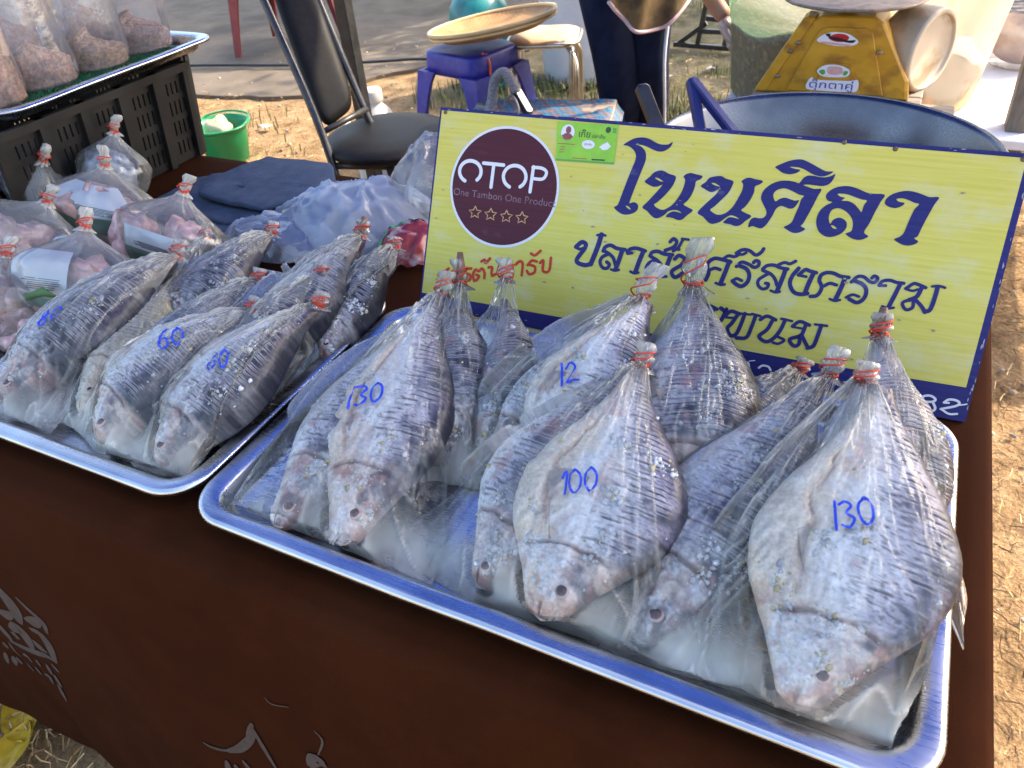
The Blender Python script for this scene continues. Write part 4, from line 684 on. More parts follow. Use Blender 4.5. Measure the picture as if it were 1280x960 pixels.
def fish_bag(name, label, P0, P1, hw, fishes, seed, mark=None, ext=.014, group='tied bags of whole fish', neck=.03, rnk=.0055, nk=None, hwf=None, pool=.35, drop=.012, NU=120, NV=128, band_cross=True, tip=None, flap=0):
    box = (.032, .622, .0315) if P0[0] > .0 else (-.628, -.034, .040)
    P0, P1 = Vector(P0), Vector(P1); P0 = P0-Vector((0, 0, drop)); yv = P1-P0-Vector((0, 0, .010)); Lb = yv.length; yv.normalize()
    xv = yv.cross(WORLD_UP).normalized(); zv = xv.cross(yv).normalized()
    MW = Matrix(((xv.x, yv.x, zv.x, P0.x), (xv.y, yv.y, zv.y, P0.y), (xv.z, yv.z, zv.z, P0.z), (0, 0, 0, 1)))
    root = thing(name, label, 'bag of fish', group=group, mw=MW)
    rg = np.random.default_rng(seed)
    # fish
    pts = []
    for i, f in enumerate(fishes):
        g = dict(ox=0, oy=0, rz=0, z=.006, roll=0, L=Lb*.97, W=.13, T=.042, white=.6, seed=seed*10+i, ncut=50, flip=False, yellow=0, eye=True, pitch=0); g.update(f)
        V, F, C, inf = make_fish(g['L'], g['W'], g['T'], g['seed'], g['white'], g['ncut'], g['yellow'])
        V2 = put(V, g['ox'], g['oy'], g['rz'], g['z'], g['roll'], g['flip'], g['pitch'])
        if g['flip']: F = [tuple(reversed(t)) for t in F]
        fo = obj('fish', V2, F, M_fish, root, attrs={'tint': C}); pts.append(V2[inf['top']])
        tr = lambda P: put(np.asarray(P, float), g['ox'], g['oy'], g['rz'], g['z'], g['roll'], g['flip'], g['pitch'])
        n = inf['n']
        def at(s, q):
            j = int(np.clip(s*(inf['ns']-1), 0, inf['ns']-1)); k = int(np.clip(math.acos(q)/math.pi*(inf['na']-1), 0, inf['na']-1)); return V[j*n+k]
        # eye
        es, eq, er = .060+.035*_h1(g['seed'], 1), .12+.36*_h1(g['seed'], 2), .026+.014*_h1(g['seed'], 3); e = at(es, eq); W = g['W']; R = W*er
        nE = 16; ev = []; et = []
        for rr, hh, col in ((1.5, -.15, (.50, .36, .30)), (1.25, .18, (.60, .44, .38)), (1.05, .22, (.30, .12, .10)), (.95, .34, (.10, .022, .025)), (.62, .50, (.045, .010, .014)), (.3, .58, (.02, .006, .01)), (0.02, .6, (.015, .005, .008))):
            for k in range(nE): ev.append((e[0]+R*rr*math.cos(2*math.pi*k/nE), e[1]+R*rr*math.sin(2*math.pi*k/nE), e[2]+R*hh)); et.append(col)
        obj('eye', tr(ev), gridF(nE, 7, True), M_eye, fo, attrs={'tint': np.array(et)}); pts.append(tr(ev))
        # lips
        m0 = at(.012, .1); mb = MB(); mb.tube([tuple(p) for p in tr([(m0[0]-W*.055, .008, g['T']*.10), (m0[0]-W*.04, .001, g['T']*.15), (m0[0], -.001, g['T']*.18), (m0[0]+W*.04, .001, g['T']*.16), (m0[0]+W*.055, .008, g['T']*.10)])], [W*.012, W*.018, W*.02, W*.018, W*.012], 8)
        mb.build('lips', M_fin, fo)
        # pectoral fin
        b0 = at(.235, -.25); fv = []; 
        for a in np.linspace(-.5, .35, 7):
            for r in (0, .4, .75, 1):
                fv.append((b0[0]+math.sin(a)*r*W*.30-.02*W, b0[1]+math.cos(a)*r*W*.42, b0[2]+.001+.0035*r+.0012*(math.cos(a*40))))
        obj('pectoral_fin', tr(fv), gridF(4, 7), M_fin, fo)
        # crumbs of rice and garlic sticking to the skin
        cv_, cf, ct = [], [], []; tops = np.where(inf['top'])[0]; cl = rg.uniform(0, 1, (7, 2)); nC = 260
        for c in range(nC):
            if c < 215: a = cl[rg.integers(7)]; s_, q_ = np.clip(a[0]*.62+.04+rg.normal(0, .022), .05, .9), np.clip(a[1]*1.7-.8+rg.normal(0, .10), -.9, .9)
            else: s_, q_ = rg.uniform(.05, .9), rg.uniform(-.9, .95)
            p = at(s_, q_); sz = rg.uniform(.0005, .0016)*rg.choice([1, 1, 1, 2.2]); k = len(cv_)
            cv_ += [tuple(p+ICO_V[m]*sz*rg.uniform(.35, 1.5, 3)*(1, 1, .7)) for m in range(12)]; cf += [tuple(a+k for a in t) for t in ICO_F]
            col = np.array([.72, .71, .69]) if rg.random() < .85 else np.array([.66, .55, .26]); ct += [col*rg.uniform(.8, 1.05)]*12
        obj('rice_crumbs', tr(cv_), cf, M_crumb, fo, kind='stuff', attrs={'tint': np.array(ct)})
    # ---- film: a membrane pulled tight over the fish
    y0, y1 = -ext, Lb
    yy = np.linspace(y0, y1, NV); t = np.clip((yy/Lb-.10)/.90, 0, 1)
    HW = rnk*1.2+(hw-rnk*1.2)*(1-t**1.12)
    if hwf: HW = HW+(hwf-hw)*sst(.06, -ext, yy)
    xc = sum(f.get('ox', 0) for f in fishes)/len(fishes)*(1-sst(.0, 1, np.clip(yy/Lb, 0, 1)))
    if flap: xc = xc+flap*sst(.05, -ext, yy)
    uu = np.linspace(-1, 1, NU)
    env = np.full((NV, NU), -1.0); P = np.concatenate(pts)
    iv = np.clip(np.round((P[:, 1]-y0)/(y1-y0)*(NV-1)).astype(int), 0, NV-1)
    un = (P[:, 0]-xc[iv])/HW[iv]; iu = np.clip(np.round((un+1)/2*(NU-1)).astype(int), 0, NU-1); ok = np.abs(un) < 1.0
    np.maximum.at(env, (iv[ok], iu[ok]), P[ok, 2]+.0022)
    for _ in range(2):
        e2 = env.copy()
        for dv in (-1, 0, 1):
            for du in (-1, 0, 1): e2 = np.maximum(e2, np.roll(np.roll(env, dv, 0), du, 1)-.0009*(abs(dv)+abs(du)))
        env = e2
    zt = .010; UU, YY2 = np.meshgrid(uu, yy)
    ed = .003+zt*sst(.6, 1, YY2/Lb)
    Zf = np.maximum(env, ed); fix = np.zeros_like(Zf, bool); fix[:, 0] = fix[:, -1] = True; fix[0] = fix[-1] = True
    Zf[:, 0] = ed[:, 0]; Zf[:, -1] = ed[:, -1]; Zf[0] = .004; Zf[-1] = zt+.004*np.cos(uu*math.pi/2)
    for _ in range(560):
        av = (np.roll(Zf, 1, 0)+np.roll(Zf, -1, 0)+np.roll(Zf, 1, 1)+np.roll(Zf, -1, 1))/4
        Zn = np.maximum(av, env); Zn[fix] = Zf[fix]; Zf = Zn
    Zf = Zf+.0065*sst(.35, .75, YY2/Lb)*sst(1.0, .9, YY2/Lb)*(1-UU**2)*np.where(fix, 0, 1)
    crs = np.zeros_like(UU)
    for c in range(15):
        u1, u2 = rg.uniform(-.9, .9), rg.uniform(-1, 1); ta, tb = (rg.uniform(.05, .6), 1.05) if c < 10 else (rg.uniform(-.1, .3), rg.uniform(.3, .7))
        if c >= 10: u2 = u1+rg.uniform(-.9, .9)
        T_ = YY2/Lb; f_ = np.clip((T_-ta)/(tb-ta), 0, 1); uc = u1+(u2-u1)*f_*.8+.05*np.sin(f_*5+c); crs = np.maximum(crs, np.exp(-((UU-uc)/.017)**2)*sst(ta-.03, ta+.06, T_)*sst(tb+.02, tb-.06, T_)*rg.uniform(.45, 1))
    free = sst(.0008, .008, Zf-env); tt = np.clip(YY2/Lb, 0, 1)
    pl = noise(UU*9+seed, YY2*9, seed, 2); wv = UU+.05*noise(YY2*30, UU*2, seed, 21); pl2 = 1-np.abs(noise(wv*9+seed, YY2*6+UU*1.0, seed, 4))*2.2; pl3 = 1-np.abs(noise(wv*17+seed, YY2*5, seed, 24))*2.2
    cr = 1-np.abs(fbm(UU*3+YY2*14, YY2*16-UU*2, seed, 6, 2))*3
    wr = (pl*.0014+np.clip(pl2, 0, 1)**4*.0052+np.clip(pl3, 0, 1)**4*.0022*tt)*(.30+.9*tt**1.3)*(.4+.6*free)+np.clip(cr, 0, 1)**5*.0040*(.3+.7*free)*(1-.4*tt)
    wr = wr+.0030*crs
    Zf = Zf+wr*(1-np.abs(UU)**8)*np.where(fix, .4, 1)
    xx = xc[:, None]+UU*HW[:, None]*(1+.010*noise(YY2*40, UU*2, seed, 8))+.003*noise(YY2*22, UU*3, seed, 12)*(1-tt)
    yb = YY2+.006*noise(UU*2.5, 0*UU, seed, 15)*sst(.05, -ext, YY2)
    pool_m = sst(.050, .0, YY2)*(.22+.78*free)*sst(1.0, .82, np.abs(UU))*np.clip(.75+.9*fbm(UU*3, YY2*30, seed, 16), 0, 1.2)
    hz = np.clip(pool*pool_m, 0, .8)+.075*free*(.5+.9*np.clip(fbm(UU*3, YY2*26, seed, 61), -.5, 1))+.27*tt**2.6*(.55+.45*pl)+(.50*np.clip(pl2, 0, 1)**12+.45*np.clip(pl3, 0, 1)**12*tt)*(.15+.85*tt)*(.45+.55*free)+.45*np.clip(cr, 0, 1)**16*(.3+.7*free)+.30*crs*(.5+.5*free)+.22*sst(.94, 1, np.abs(UU))  # pale fold and crease streaks put highlights into the film's haze
    V = np.stack([xx, yb, Zf], -1).reshape(-1, 3); F = gridF(NU, NV).tolist()
    # the underside, sharing the top's rim
    ku = list(range(0, NU, 7)); ku = ku if ku[-1] == NU-1 else ku+[NU-1]; kv = list(range(0, NV, 7)); kv = kv if kv[-1] == NV-1 else kv+[NV-1]
    nb_ = len(V); VB = []
    for a in kv:
        for b in ku: VB.append((xx[a, b], yb[a, b], (.0012 if 0 < b < NU-1 and a > 0 else ed[a, b])-(.010*sst(.5, .9, tt[a, b])*(0 if b in (0, NU-1) else 1))*0))
    V = np.concatenate([V, VB])
    # the film stays inside the tray: its loose corners fold up against the walls
    A3 = np.array(MW.to_3x3()); Wd = V @ A3.T+np.array(MW.translation); bx0, bx1, by0 = box; lowz = TZ+.030
    lo_ = Wd[:, 2] < lowz
    over = np.maximum(by0-Wd[:, 1], 0)*lo_; Wd[:, 1] += over; Wd[:, 2] += over*.40*lo_
    for sgn, lim in ((1, bx1), (-1, bx0)):
        lm = lim+sgn*.012*sst(lowz-.01, lowz+.03, Wd[:, 2]); ov = np.maximum(sgn*(Wd[:, 0]-lm), 0); Wd[:, 0] -= sgn*ov*.95
    Wd[:, 2] = np.maximum(Wd[:, 2], TZ+.0032)
    V = (Wd-np.array(MW.translation)) @ A3
    F += [tuple(nb_+i for i in t2[::-1]) for t2 in gridF(len(ku), len(kv)).tolist()]
    film = obj('film', V, F, M_film, root, attrs={'haze': np.concatenate([hz.ravel(), np.zeros(len(VB))])})
    # ---- gathered neck and rubber band
    up_l = MW.to_3x3().inverted() @ (WORLD_UP*(.9 if nk is None else nk[2])+yv*.75+(Vector((0, 0, 0)) if nk is None else RIGHT*nk[0]))
    base = Vector((0, Lb, zt+.002)); nv, nf, nh = neck_mesh(base, up_l, neck, rnk, seed)
    obj('gathered_neck', nv, nf, M_neck, root, attrs={'haze': np.array(nh)})
    band_mesh(base, up_l, rnk*1.15, seed, 4, .003, band_cross, neck*.55).build('rubber_band', M_band, root)
    if tip:   # the tail fin pushed out through the neck
        mb = MB(); mb.tube([base, base+up_l.normalized()*neck*.6, base+up_l.normalized()*neck*1.25], [rnk*.9, rnk*1.15, rnk*.6], 10); mb.build('tail_fin', pm('brown tail fin', (.12, .06, .035), (.22, .12, .07), 200, .5) if 'brown tail fin' not in bpy.data.materials else bpy.data.materials['brown tail fin'], root)
    if mark:
        txt, mx, my, size, ang = mark; ss, wdt = number(txt, size)
        rx = MW.to_3x3().inverted() @ RIGHT; a0 = math.atan2(rx.y, rx.x)+ang; ca, sa = math.cos(a0), math.sin(a0)
        PV, PF = [], []
        for i, st in enumerate(ss):
            v, f = ribbon([(mx+(a-wdt/2)*ca-b*sa, my+(a-wdt/2)*sa+b*ca) for a, b in st], size*.105, 4); k = len(PV)
            for a, b in v:
                fv = np.clip((b-y0)/(y1-y0)*(NV-1), 0, NV-1.001); i0 = int(fv)
                fu = np.clip(((a-xc[i0])/HW[i0]+1)/2*(NU-1), 0, NU-1.001); j0 = int(fu)
                zz = max(Zf[i0, j0], Zf[i0+1, j0], Zf[i0, j0+1], Zf[i0+1, j0+1]); PV.append((a, b, zz+.0008+.00005*i))
            PF += [tuple(q+k for q in g) for g in f]
        obj('price_mark', PV, PF, M_blue, root, smooth=False)
    return root
GR, GL = 'tied bags of whole fish in the front tray', 'tied bags of whole fish in the left tray'
# --- front tray, back ones first
fish_bag('fish_bag', 'dark fish bag under the red lettering, left one of the pair leaning there', (.195, .150, .768), (.112, .372, .835), .062, [dict(W=.088, T=.04, white=.28, L=.225)], 11, group=GR, hwf=.055, tip=True, pool=.6)
fish_bag('fish_bag', 'darkest fish bag, its white tuft touching the end of the red lettering', (.236, .168, .766), (.166, .388, .845), .056, [dict(W=.080, T=.04, white=.12, L=.215, roll=.3)], 12, group=GR, hwf=.06, pool=.6, neck=.024)
fish_bag('fish_bag', 'fish bag with a half hidden price, directly behind the one marked 100', (.292, .160, .774), (.334, .372, .862), .084, [dict(W=.115, T=.046, white=.95, ox=.012, z=.018), dict(W=.090, T=.038, white=.35, ox=-.044, rz=-.20, L=.215)], 13, mark=('l2', .012, .090, .022, .15), group=GR, neck=.040, pool=.3, rnk=.0065)
fish_bag('fish_bag', 'grey scored fish bag at the back with the tallest neck across the blue lettering', (.436, .170, .772), (.374, .425, .857), .085, [dict(W=.130, T=.048, white=.46)], 14, group=GR, neck=.050, nk=(-.05, 0, 1), rnk=.0075, pool=.4)
fish_bag('fish_bag', 'dark fish bag lying low at the back between two tall stacks', (.445, .215, .768), (.500, .385, .800), .060, [dict(W=.09, T=.035, white=.2)], 15, group=GR, neck=.015)
fish_bag('fish_bag', 'dark fish bag at the back right, brown tail tip against the yellow sign', (.600, .165, .778), (.562, .372, .872), .060, [dict(W=.112, T=.045, white=.36, roll=.35)], 16, group=GR, neck=.020, tip=True)
fish_bag('fish_bag', 'bag marked 130 with two fish in the left corner of the front tray', (.140, .034, .766), (.106, .342, .838), .118, [dict(W=.124, T=.033, white=.92, ox=.028, oy=-.004, rz=.095, z=.014), dict(W=.112, T=.034, white=.45, ox=-.046, rz=-.15, L=.30)], 17, mark=('l30', .000, .125, .024, .05), group=GR, hwf=.128, neck=.026, pool=.55)
fish_bag('fish_bag', 'bag marked 100 with a big white bellied fish over a darker one', (.338, .040, .766), (.371, .262, .862), .124, [dict(W=.146, T=.033, white=1.0, ox=.030, rz=.125, z=.020, L=.235), dict(W=.105, T=.034, white=.38, ox=-.036, rz=-.155, oy=.0, L=.24)], 18, mark=('100', .022, .096, .020, .0), group=GR, hwf=.128, neck=.022, pool=.5)
fish_bag('fish_bag', 'grey fish bag with a dark snout, left of the widest white fish', (.446, .046, .766), (.530, .312, .858), .090, [dict(W=.120, T=.036, white=.46, ox=-.005)], 19, group=GR, hwf=.115, neck=.026, pool=.6)
big = fish_bag('fish_bag', 'bag marked 130 with one very wide white fish, right end of the front tray', (.548, .036, .772), (.557, .282, .880), .116, [dict(W=.143, T=.033, white=1.0, ox=.012, z=.022)], 20, mark=('l30', .018, .125, .019, .05), group=GR, hwf=.100, neck=.018, pool=.7, flap=.008)
# a loose corner of that bag, with a punched hole, hanging over the tray's right rim
P_ = [(.606, .215, .792), (.640, .205, .787), (.656, .196, .780), (.668, .186, .760), (.667, .160, .756), (.668, .140, .752), (.650, .150, .778), (.612, .165, .790)]
Hc = np.array([.6600, .172, .7675]); hole = [tuple(Hc+np.array([.002*math.cos(a)*.6, .004*math.cos(a+1.2), .004*math.sin(a)])) for a in np.linspace(0, 6.283, 9)[:-1]]
inv = big.matrix_world.inverted(); L1 = [inv @ Vector(p) for p in catmull(P_, 4, True)]
V = L1+[inv @ Vector(h) for h in hole]; n = len(L1)
obj('film_corner', V, [tuple(t) for t in tessellate_polygon([L1, V[n:]])], M_film, big, smooth=False, attrs={'haze': np.full(len(V), .16)})
obj('punched_hole', [inv @ Vector((h[0]+.0006, h[1], h[2])) for h in hole], [tuple(range(8))], M_bluehole, big, smooth=False)
# --- left tray
fish_bag('fish_bag', 'yellowish fish bag between the bag marked 80 and one marked 60', (-.225, .075, .768), (-.335, .405, .803), .062, [dict(W=.085, T=.036, white=.9, yellow=.55, L=.3)], 31, group=GL, neck=.022, pool=.6, hwf=.07)
fish_bag('fish_bag', 'grey fish bag farthest back beside the lavender plastic', (-.268, .215, .770), (-.250, .452, .803), .064, [dict(W=.09, T=.036, white=.4)], 32, group=GL, neck=.018)
fish_bag('fish_bag', 'long pale fish bag with a brown tail sticking up out of its band', (-.098, .200, .775), (-.076, .440, .835), .068, [dict(W=.10, T=.042, white=.70)], 33, group=GL, neck=.020, tip=True)
fish_bag('fish_bag', 'dark blue grey fish bag at the right back corner of the left tray', (-.020, .260, .768), (-.042, .462, .812), .056, [dict(W=.085, T=.036, white=.14)], 34, group=GL, neck=.014)
fish_bag('fish_bag', 'grey fish bag tucked behind the middle bag marked 60', (-.180, .110, .770), (-.163, .325, .812), .062, [dict(W=.09, T=.034, white=.4)], 35, group=GL, neck=.016)
fish_bag('fish_bag', 'grey fish bag tucked behind the right bag marked 60, below the brown tail', (-.095, .120, .772), (-.062, .332, .835), .060, [dict(W=.09, T=.036, white=.35)], 36, group=GL, neck=.016)
fish_bag('fish_bag', 'fish bag marked 80 beside the pork bags', (-.335, .056, .768), (-.287, .316, .832), .078, [dict(W=.122, T=.047, white=.52)], 37, mark=('80', .010, .095, .024, .2), group=GL, neck=.022, pool=.6, hwf=.098)
fish_bag('fish_bag', 'pale fish bag marked 60 in the middle of the left tray front row', (-.158, .047, .768), (-.093, .244, .832), .078, [dict(W=.118, T=.047, white=.86)], 38, mark=('60', .010, .122, .022, .25), group=GL, neck=.016, pool=.7, hwf=.098)
fish_bag('fish_bag', 'fish bag marked 60 with yellow crumbs, right corner of the left tray', (-.066, .046, .768), (-.012, .268, .842), .074, [dict(W=.108, T=.044, white=.74, ox=-.004)], 39, mark=('60', .004, .108, .020, .1), group=GL, neck=.016, pool=.6, hwf=.088)

# ------------------------------------------------------------------ blue tarpaulin roof over the stall and an added roof beyond, both laid out from their shade
M_tarp = pm('blue tarpaulin', (.025, .085, .46), (.035, .11, .54), 3, .55, trans=.30, bump=.1, bscale=400)
M_tarp2 = pm('grey green tarpaulin', (.10, .14, .10), (.14, .17, .12), 3, .7, trans=.1)
M_black = pm('black painted steel', (.012, .012, .013), (.03, .028, .026), 30, .4, rvar=.1)
def canopy(label, x0, x1, y0, y1, zl, zh, mat, poles, seed):
    t = thing('market_canopy', label, 'canopy', (0, 0, 0))
    nx, ny = 30, 24; X, Y = np.meshgrid(np.linspace(x0, x1, nx), np.linspace(y0, y1, ny))
    u, v = (X-x0)/(x1-x0), (Y-y0)/(y1-y0)
    Z = zl+(zh-zl)*(1-np.maximum(np.abs(u-.5), np.abs(v-.5))*2)+.03*noise(X*2, Y*2, seed)
    top = np.stack([X, Y, Z], -1).reshape(-1, 3); obj('roof_sheet', top, gridF(nx, ny), mat, t)
    for (px, py) in poles:
        mb = MB(); mb.bar((px, py, 0), (px, py, zl+.02), .045, .045, (0, 1, 0), .004); mb.bar((px, py, .002), (px, py, .012), .11, .11, (0, 1, 0)); mb.build('pole', M_black, t, smooth=False)
    return t
canopy('blue tarpaulin roof on black poles over the fish stall', -1.9, 1.93, .30, 2.95, 2.25, 2.62, M_tarp, [(-1.185, 1.92), (1.9, .33), (1.9, 2.9), (-1.88, .33)], 1)
canopy('unseen grey green tarpaulin roof added to shade the concrete behind the stall', -5.4, -.75, 5.75, 9.6, 2.7, 3.1, M_tarp2, [(-5.3, 9.5), (-.8, 9.5)], 2)  # added out of view to keep the sun off the concrete
# a tree beyond the frame gives the dappled shade on the grass
def tree(label, x, y, h, r, seed, nl=2600):
    rg = np.random.default_rng(seed); t = thing('shade_tree', label, 'tree', (x, y, 0))
    mb = MB(); mb.tube([(0, 0, -.05), (.05, .02, h*.3), (.0, .1, h*.6), (.1, .05, h*.9)], [.16, .13, .10, .05], 10)
    limbs = []
    for i in range(9):
        a = rg.uniform(0, 6.28); b = Vector((0, .05, h*rg.uniform(.45, .7))); e = b+Vector((math.cos(a)*r*.8, math.sin(a)*r*.8, rg.uniform(.2, 1.0)))
        mb.tube([b, (b+e)/2+Vector((0, 0, .15)), e], [.055, .035, .012], 6); limbs.append(e)
    mb.build('trunk', pm('bark', (.09, .065, .045), (.16, .12, .09), 12, .9, bump=.6) if 'bark' not in bpy.data.materials else bpy.data.materials['bark'], t)
    V = []; F = []
    for i in range(nl):
        c = limbs[rg.integers(len(limbs))] if rg.random() < .8 else Vector((0, 0, h*.85)); p = np.array(c)+rg.normal(0, r*.33, 3)*(1, 1, .55)
        a = rg.normal(0, 1, 3); a /= np.linalg.norm(a); b = np.cross(a, rg.normal(0, 1, 3)); b /= np.linalg.norm(b); s = rg.uniform(.05, .11); k = len(V)
        V += [tuple(p-a*s), tuple(p+b*s*.45), tuple(p+a*s), tuple(p-b*s*.45)]; F.append((k, k+1, k+2, k+3))
    obj('crown', V, F, pm('leaf', (.05, .09, .02), (.09, .13, .035), 2, .6, trans=.25) if 'leaf' not in bpy.data.materials else bpy.data.materials['leaf'], t, smooth=False)
tree('leafy tree beyond the grass shading the back of the market', 1.9, 7.4, 4.4, 1.9, 3)
tree('leafy tree farther off beside the concrete', .3, 8.2, 4.6, 1.6, 4)

# ------------------------------------------------------------------ crate with a tray of turf and bagged relish on it
M_crate = pm('black crate plastic', (.007, .006, .0055), (.014, .012, .010), 20, .5, rvar=.12, c3=(.022, .018, .014), s3=9)
crate = thing('plastic_crate', 'black slatted plastic crate on the table, under the tray of bagged relish', 'crate', (-.722, .775, TT+.003))
CH, CLy, CLx = .180, .395, .46
def crate_wall(P, Qd, name, ng, L):
    """a wall from local point P along unit dir Qd, length L; bottom is narrower than top"""
    mb = MB(); d = Vector(Qd); out = Vector((d.y, -d.x, 0)); fl = .028
    def pt(a, z, o=0): return Vector(P)+d*a+out*(fl*z/CH+o)+Vector((0, 0, z))
    def slab(a0, a1, z0, z1, o=0, th=.006):
        Pn = [pt(a0, z0, o), pt(a1, z0, o), pt(a1, z1, o), pt(a0, z1, o)]; Pb = [p-out*th for p in Pn]
        mb.add([*Pn, *Pb], [(0, 1, 2, 3), (7, 6, 5, 4), (0, 4, 5, 1), (1, 5, 6, 2), (2, 6, 7, 3), (3, 7, 4, 0)])
    rows = [(.016, .042), (.054, .080), (.092, .118), (.130, .152)]
    zc = 0
    for z0, z1 in rows: slab(0, L, zc, z0); zc = z1
    slab(0, L, zc, CH)
    gw = L/ng
    for g in range(ng):
        slab(g*gw, g*gw+gw*.28, 0, CH, .0004, .0068) if g else slab(0, gw*.28, 0, CH, .0004, .0068)
        slab(g*gw+gw*.90, (g+1)*gw, 0, CH, .0004, .0068)
        for r in rows:
            for s in range(5): slab(g*gw+gw*(.28+.145*s)-.0015, g*gw+gw*(.28+.145*s)+.0062, r[0], r[1], -.0006, .005)
        slab(g*gw-.007, g*gw+.007, 0, CH, .010, .010)
    slab(L-.012, L, 0, CH, .010, .010); slab(-.004, L+.004, CH-.014, CH, .011, .018)
    return mb.build(name, M_crate, crate, smooth=False)
crate_wall((0, -CLy, 0), (0, 1, 0), 'side_wall', 5, CLy); crate_wall((-CLx, -CLy, 0), (1, 0, 0), 'end_wall', 5, CLx)
crate_wall((0, 0, 0), (-1, 0, 0), 'end_wall', 5, CLx); crate_wall((-CLx, 0, 0), (0, -1, 0), 'side_wall', 5, CLy)
mb = MB(); mb.box((-CLx/2, -CLy/2, .004), (CLx, CLy, .006)); mb.build('floor_panel', M_crate, crate, smooth=False)
TRZ = TT+.003+CH+.001
tray('aluminium_tray', .50, .47, TRZ, ('aluminium tray lined with green turf, resting on the black crate', 'tray'), M_alu, loc=(-1.185, .405, TRZ), h=.022)
rgt = np.random.default_rng(8); V = []; F = []
for i in range(26000):
    x, y = rgt.uniform(-1.14, -.727), rgt.uniform(.45, .83); a = rgt.uniform(0, 6.28); k = len(V); h = rgt.uniform(.004, .008)
    V += [(x-.0008*math.cos(a), y-.0008*math.sin(a), TRZ+.004), (x+.0008*math.cos(a), y+.0008*math.sin(a), TRZ+.004), (x+rgt.normal(0, .003), y+rgt.normal(0, .003), TRZ+.005+h)]; F.append((k, k+1, k+2))
turf = obj('artificial_turf', V, F, pm('turf blades', (.008, .10, .035), (.012, .16, .05), 60, .5), smooth=False, kind='stuff')
mb = MB(); mb.box((-.933, .64, TRZ+.004), (.42, .385, .003)); mb.build('turf_mat', pm('turf base', (.006, .06, .02)), turf, smooth=False)

# upright bags of relish
M_relish = attr_mat('shredded relish', rough=.5, nscale=220, namt=.5, bump=.8)
M_film2 = film_mat('relish bag film', haze=.09, gl=.10, bs=40, bump=.5, haze_c=(.78, .74, .78))
def relish_bag(label, x, y, rz, w_, h, fill, seed, col):
    t = thing('relish_bag', label, 'bag of relish', (x, y, TRZ+.0065), 'upright bags of relish on the turf'); t.rotation_euler = (0, 0, rz)
    nu, nv = 40, 48; V = []; hz = []
    for j in range(nv):
        v = j/(nv-1); z = v*(h+.08)
        for i in range(nu):
            a = 2*math.pi*i/nu
            th = .030*(1-v)**.6+.010+.012*sst(0, .15, v)*(1-v); wv = w_*(.5-.04*v+.04*float(noise(v*3, seed)))*(1-.88*sst(.72, .97, v))
            r = 1+.07*float(noise(i*.45, v*5, seed))+.05*float(noise(i*1.1, v*2.2, seed+3))
            V.append((wv*math.copysign(abs(math.cos(a))**.8, math.cos(a))*r*(.90+.1*sst(0, .08, v)), th*math.sin(a)*r+.02*v*float(noise(v*2, seed, 5)), z+(.004*math.cos(a*2) if j == 0 else 0)))
            hz.append(.05*max(0, float(noise(i*.5, v*3, seed, 9)))+.05)
    obj('film', V, gridF(nu, nv, True).tolist()+[tuple(range(nu-1, -1, -1))], M_film2, t, attrs={'haze': np.array(hz)})
    # the filling: a slumped heap
    nu, nv = 60, 22; V = []; T = []
    for j in range(nv):
        v = j/(nv-1)
        for i in range(nu):
            a = 2*math.pi*i/nu; k = min(v/.6, 1.0); cap = 1-max(0, (v-.6)/.4)**1.5
            wv = w_*.47*cap; th = (.036*(1-.25*k))*cap
            z = .003+fill*h*(.62*k+.38*max(0, (v-.6)/.4)*1.0)*(1+.25*math.cos(a+seed))
            nz_ = float(fbm(i*.5, v*12, seed, 4, 3))
            V.append((wv*math.cos(a)*(1+.06*nz_), th*math.sin(a)*(1+.12*nz_), max(.002, z+.004*nz_))); c = np.array(col)*(1+.5*float(noise(i*.9, v*16, seed, 2))); T.append(np.clip(c, .02, .8))
    obj('filling', V, gridF(nu, nv, True).tolist()+[tuple((nv-1)*nu+i for i in range(nu)), tuple(range(nu-1, -1, -1))], M_relish, t, attrs={'tint': np.array(T)})
    return t
for a in (('bag of shredded relish at the frame edge, nearest on the turf tray', -.800, .470, 1.25, .105, .26, .30, 1, (.42, .24, .17)), ('bag of pinkish relish second from the near end of the turf tray', -.815, .575, 1.15, .118, .27, .22, 2, (.42, .26, .20)),
          ('bag of tan relish third from the near end of the turf tray', -.808, .690, 1.2, .112, .27, .20, 3, (.40, .25, .16)), ('bag of relish at the far corner of the turf tray, its film flaring right', -.815, .795, .95, .125, .26, .22, 4, (.34, .21, .16)),
          ('bag of reddish relish behind the second bag on the turf tray', -.925, .610, 1.3, .115, .27, .3, 5, (.40, .17, .13)), ('bag of reddish relish behind the third bag on the turf tray', -.920, .740, 1.1, .115, .27, .3, 6, (.40, .2, .15))): relish_bag(*a)

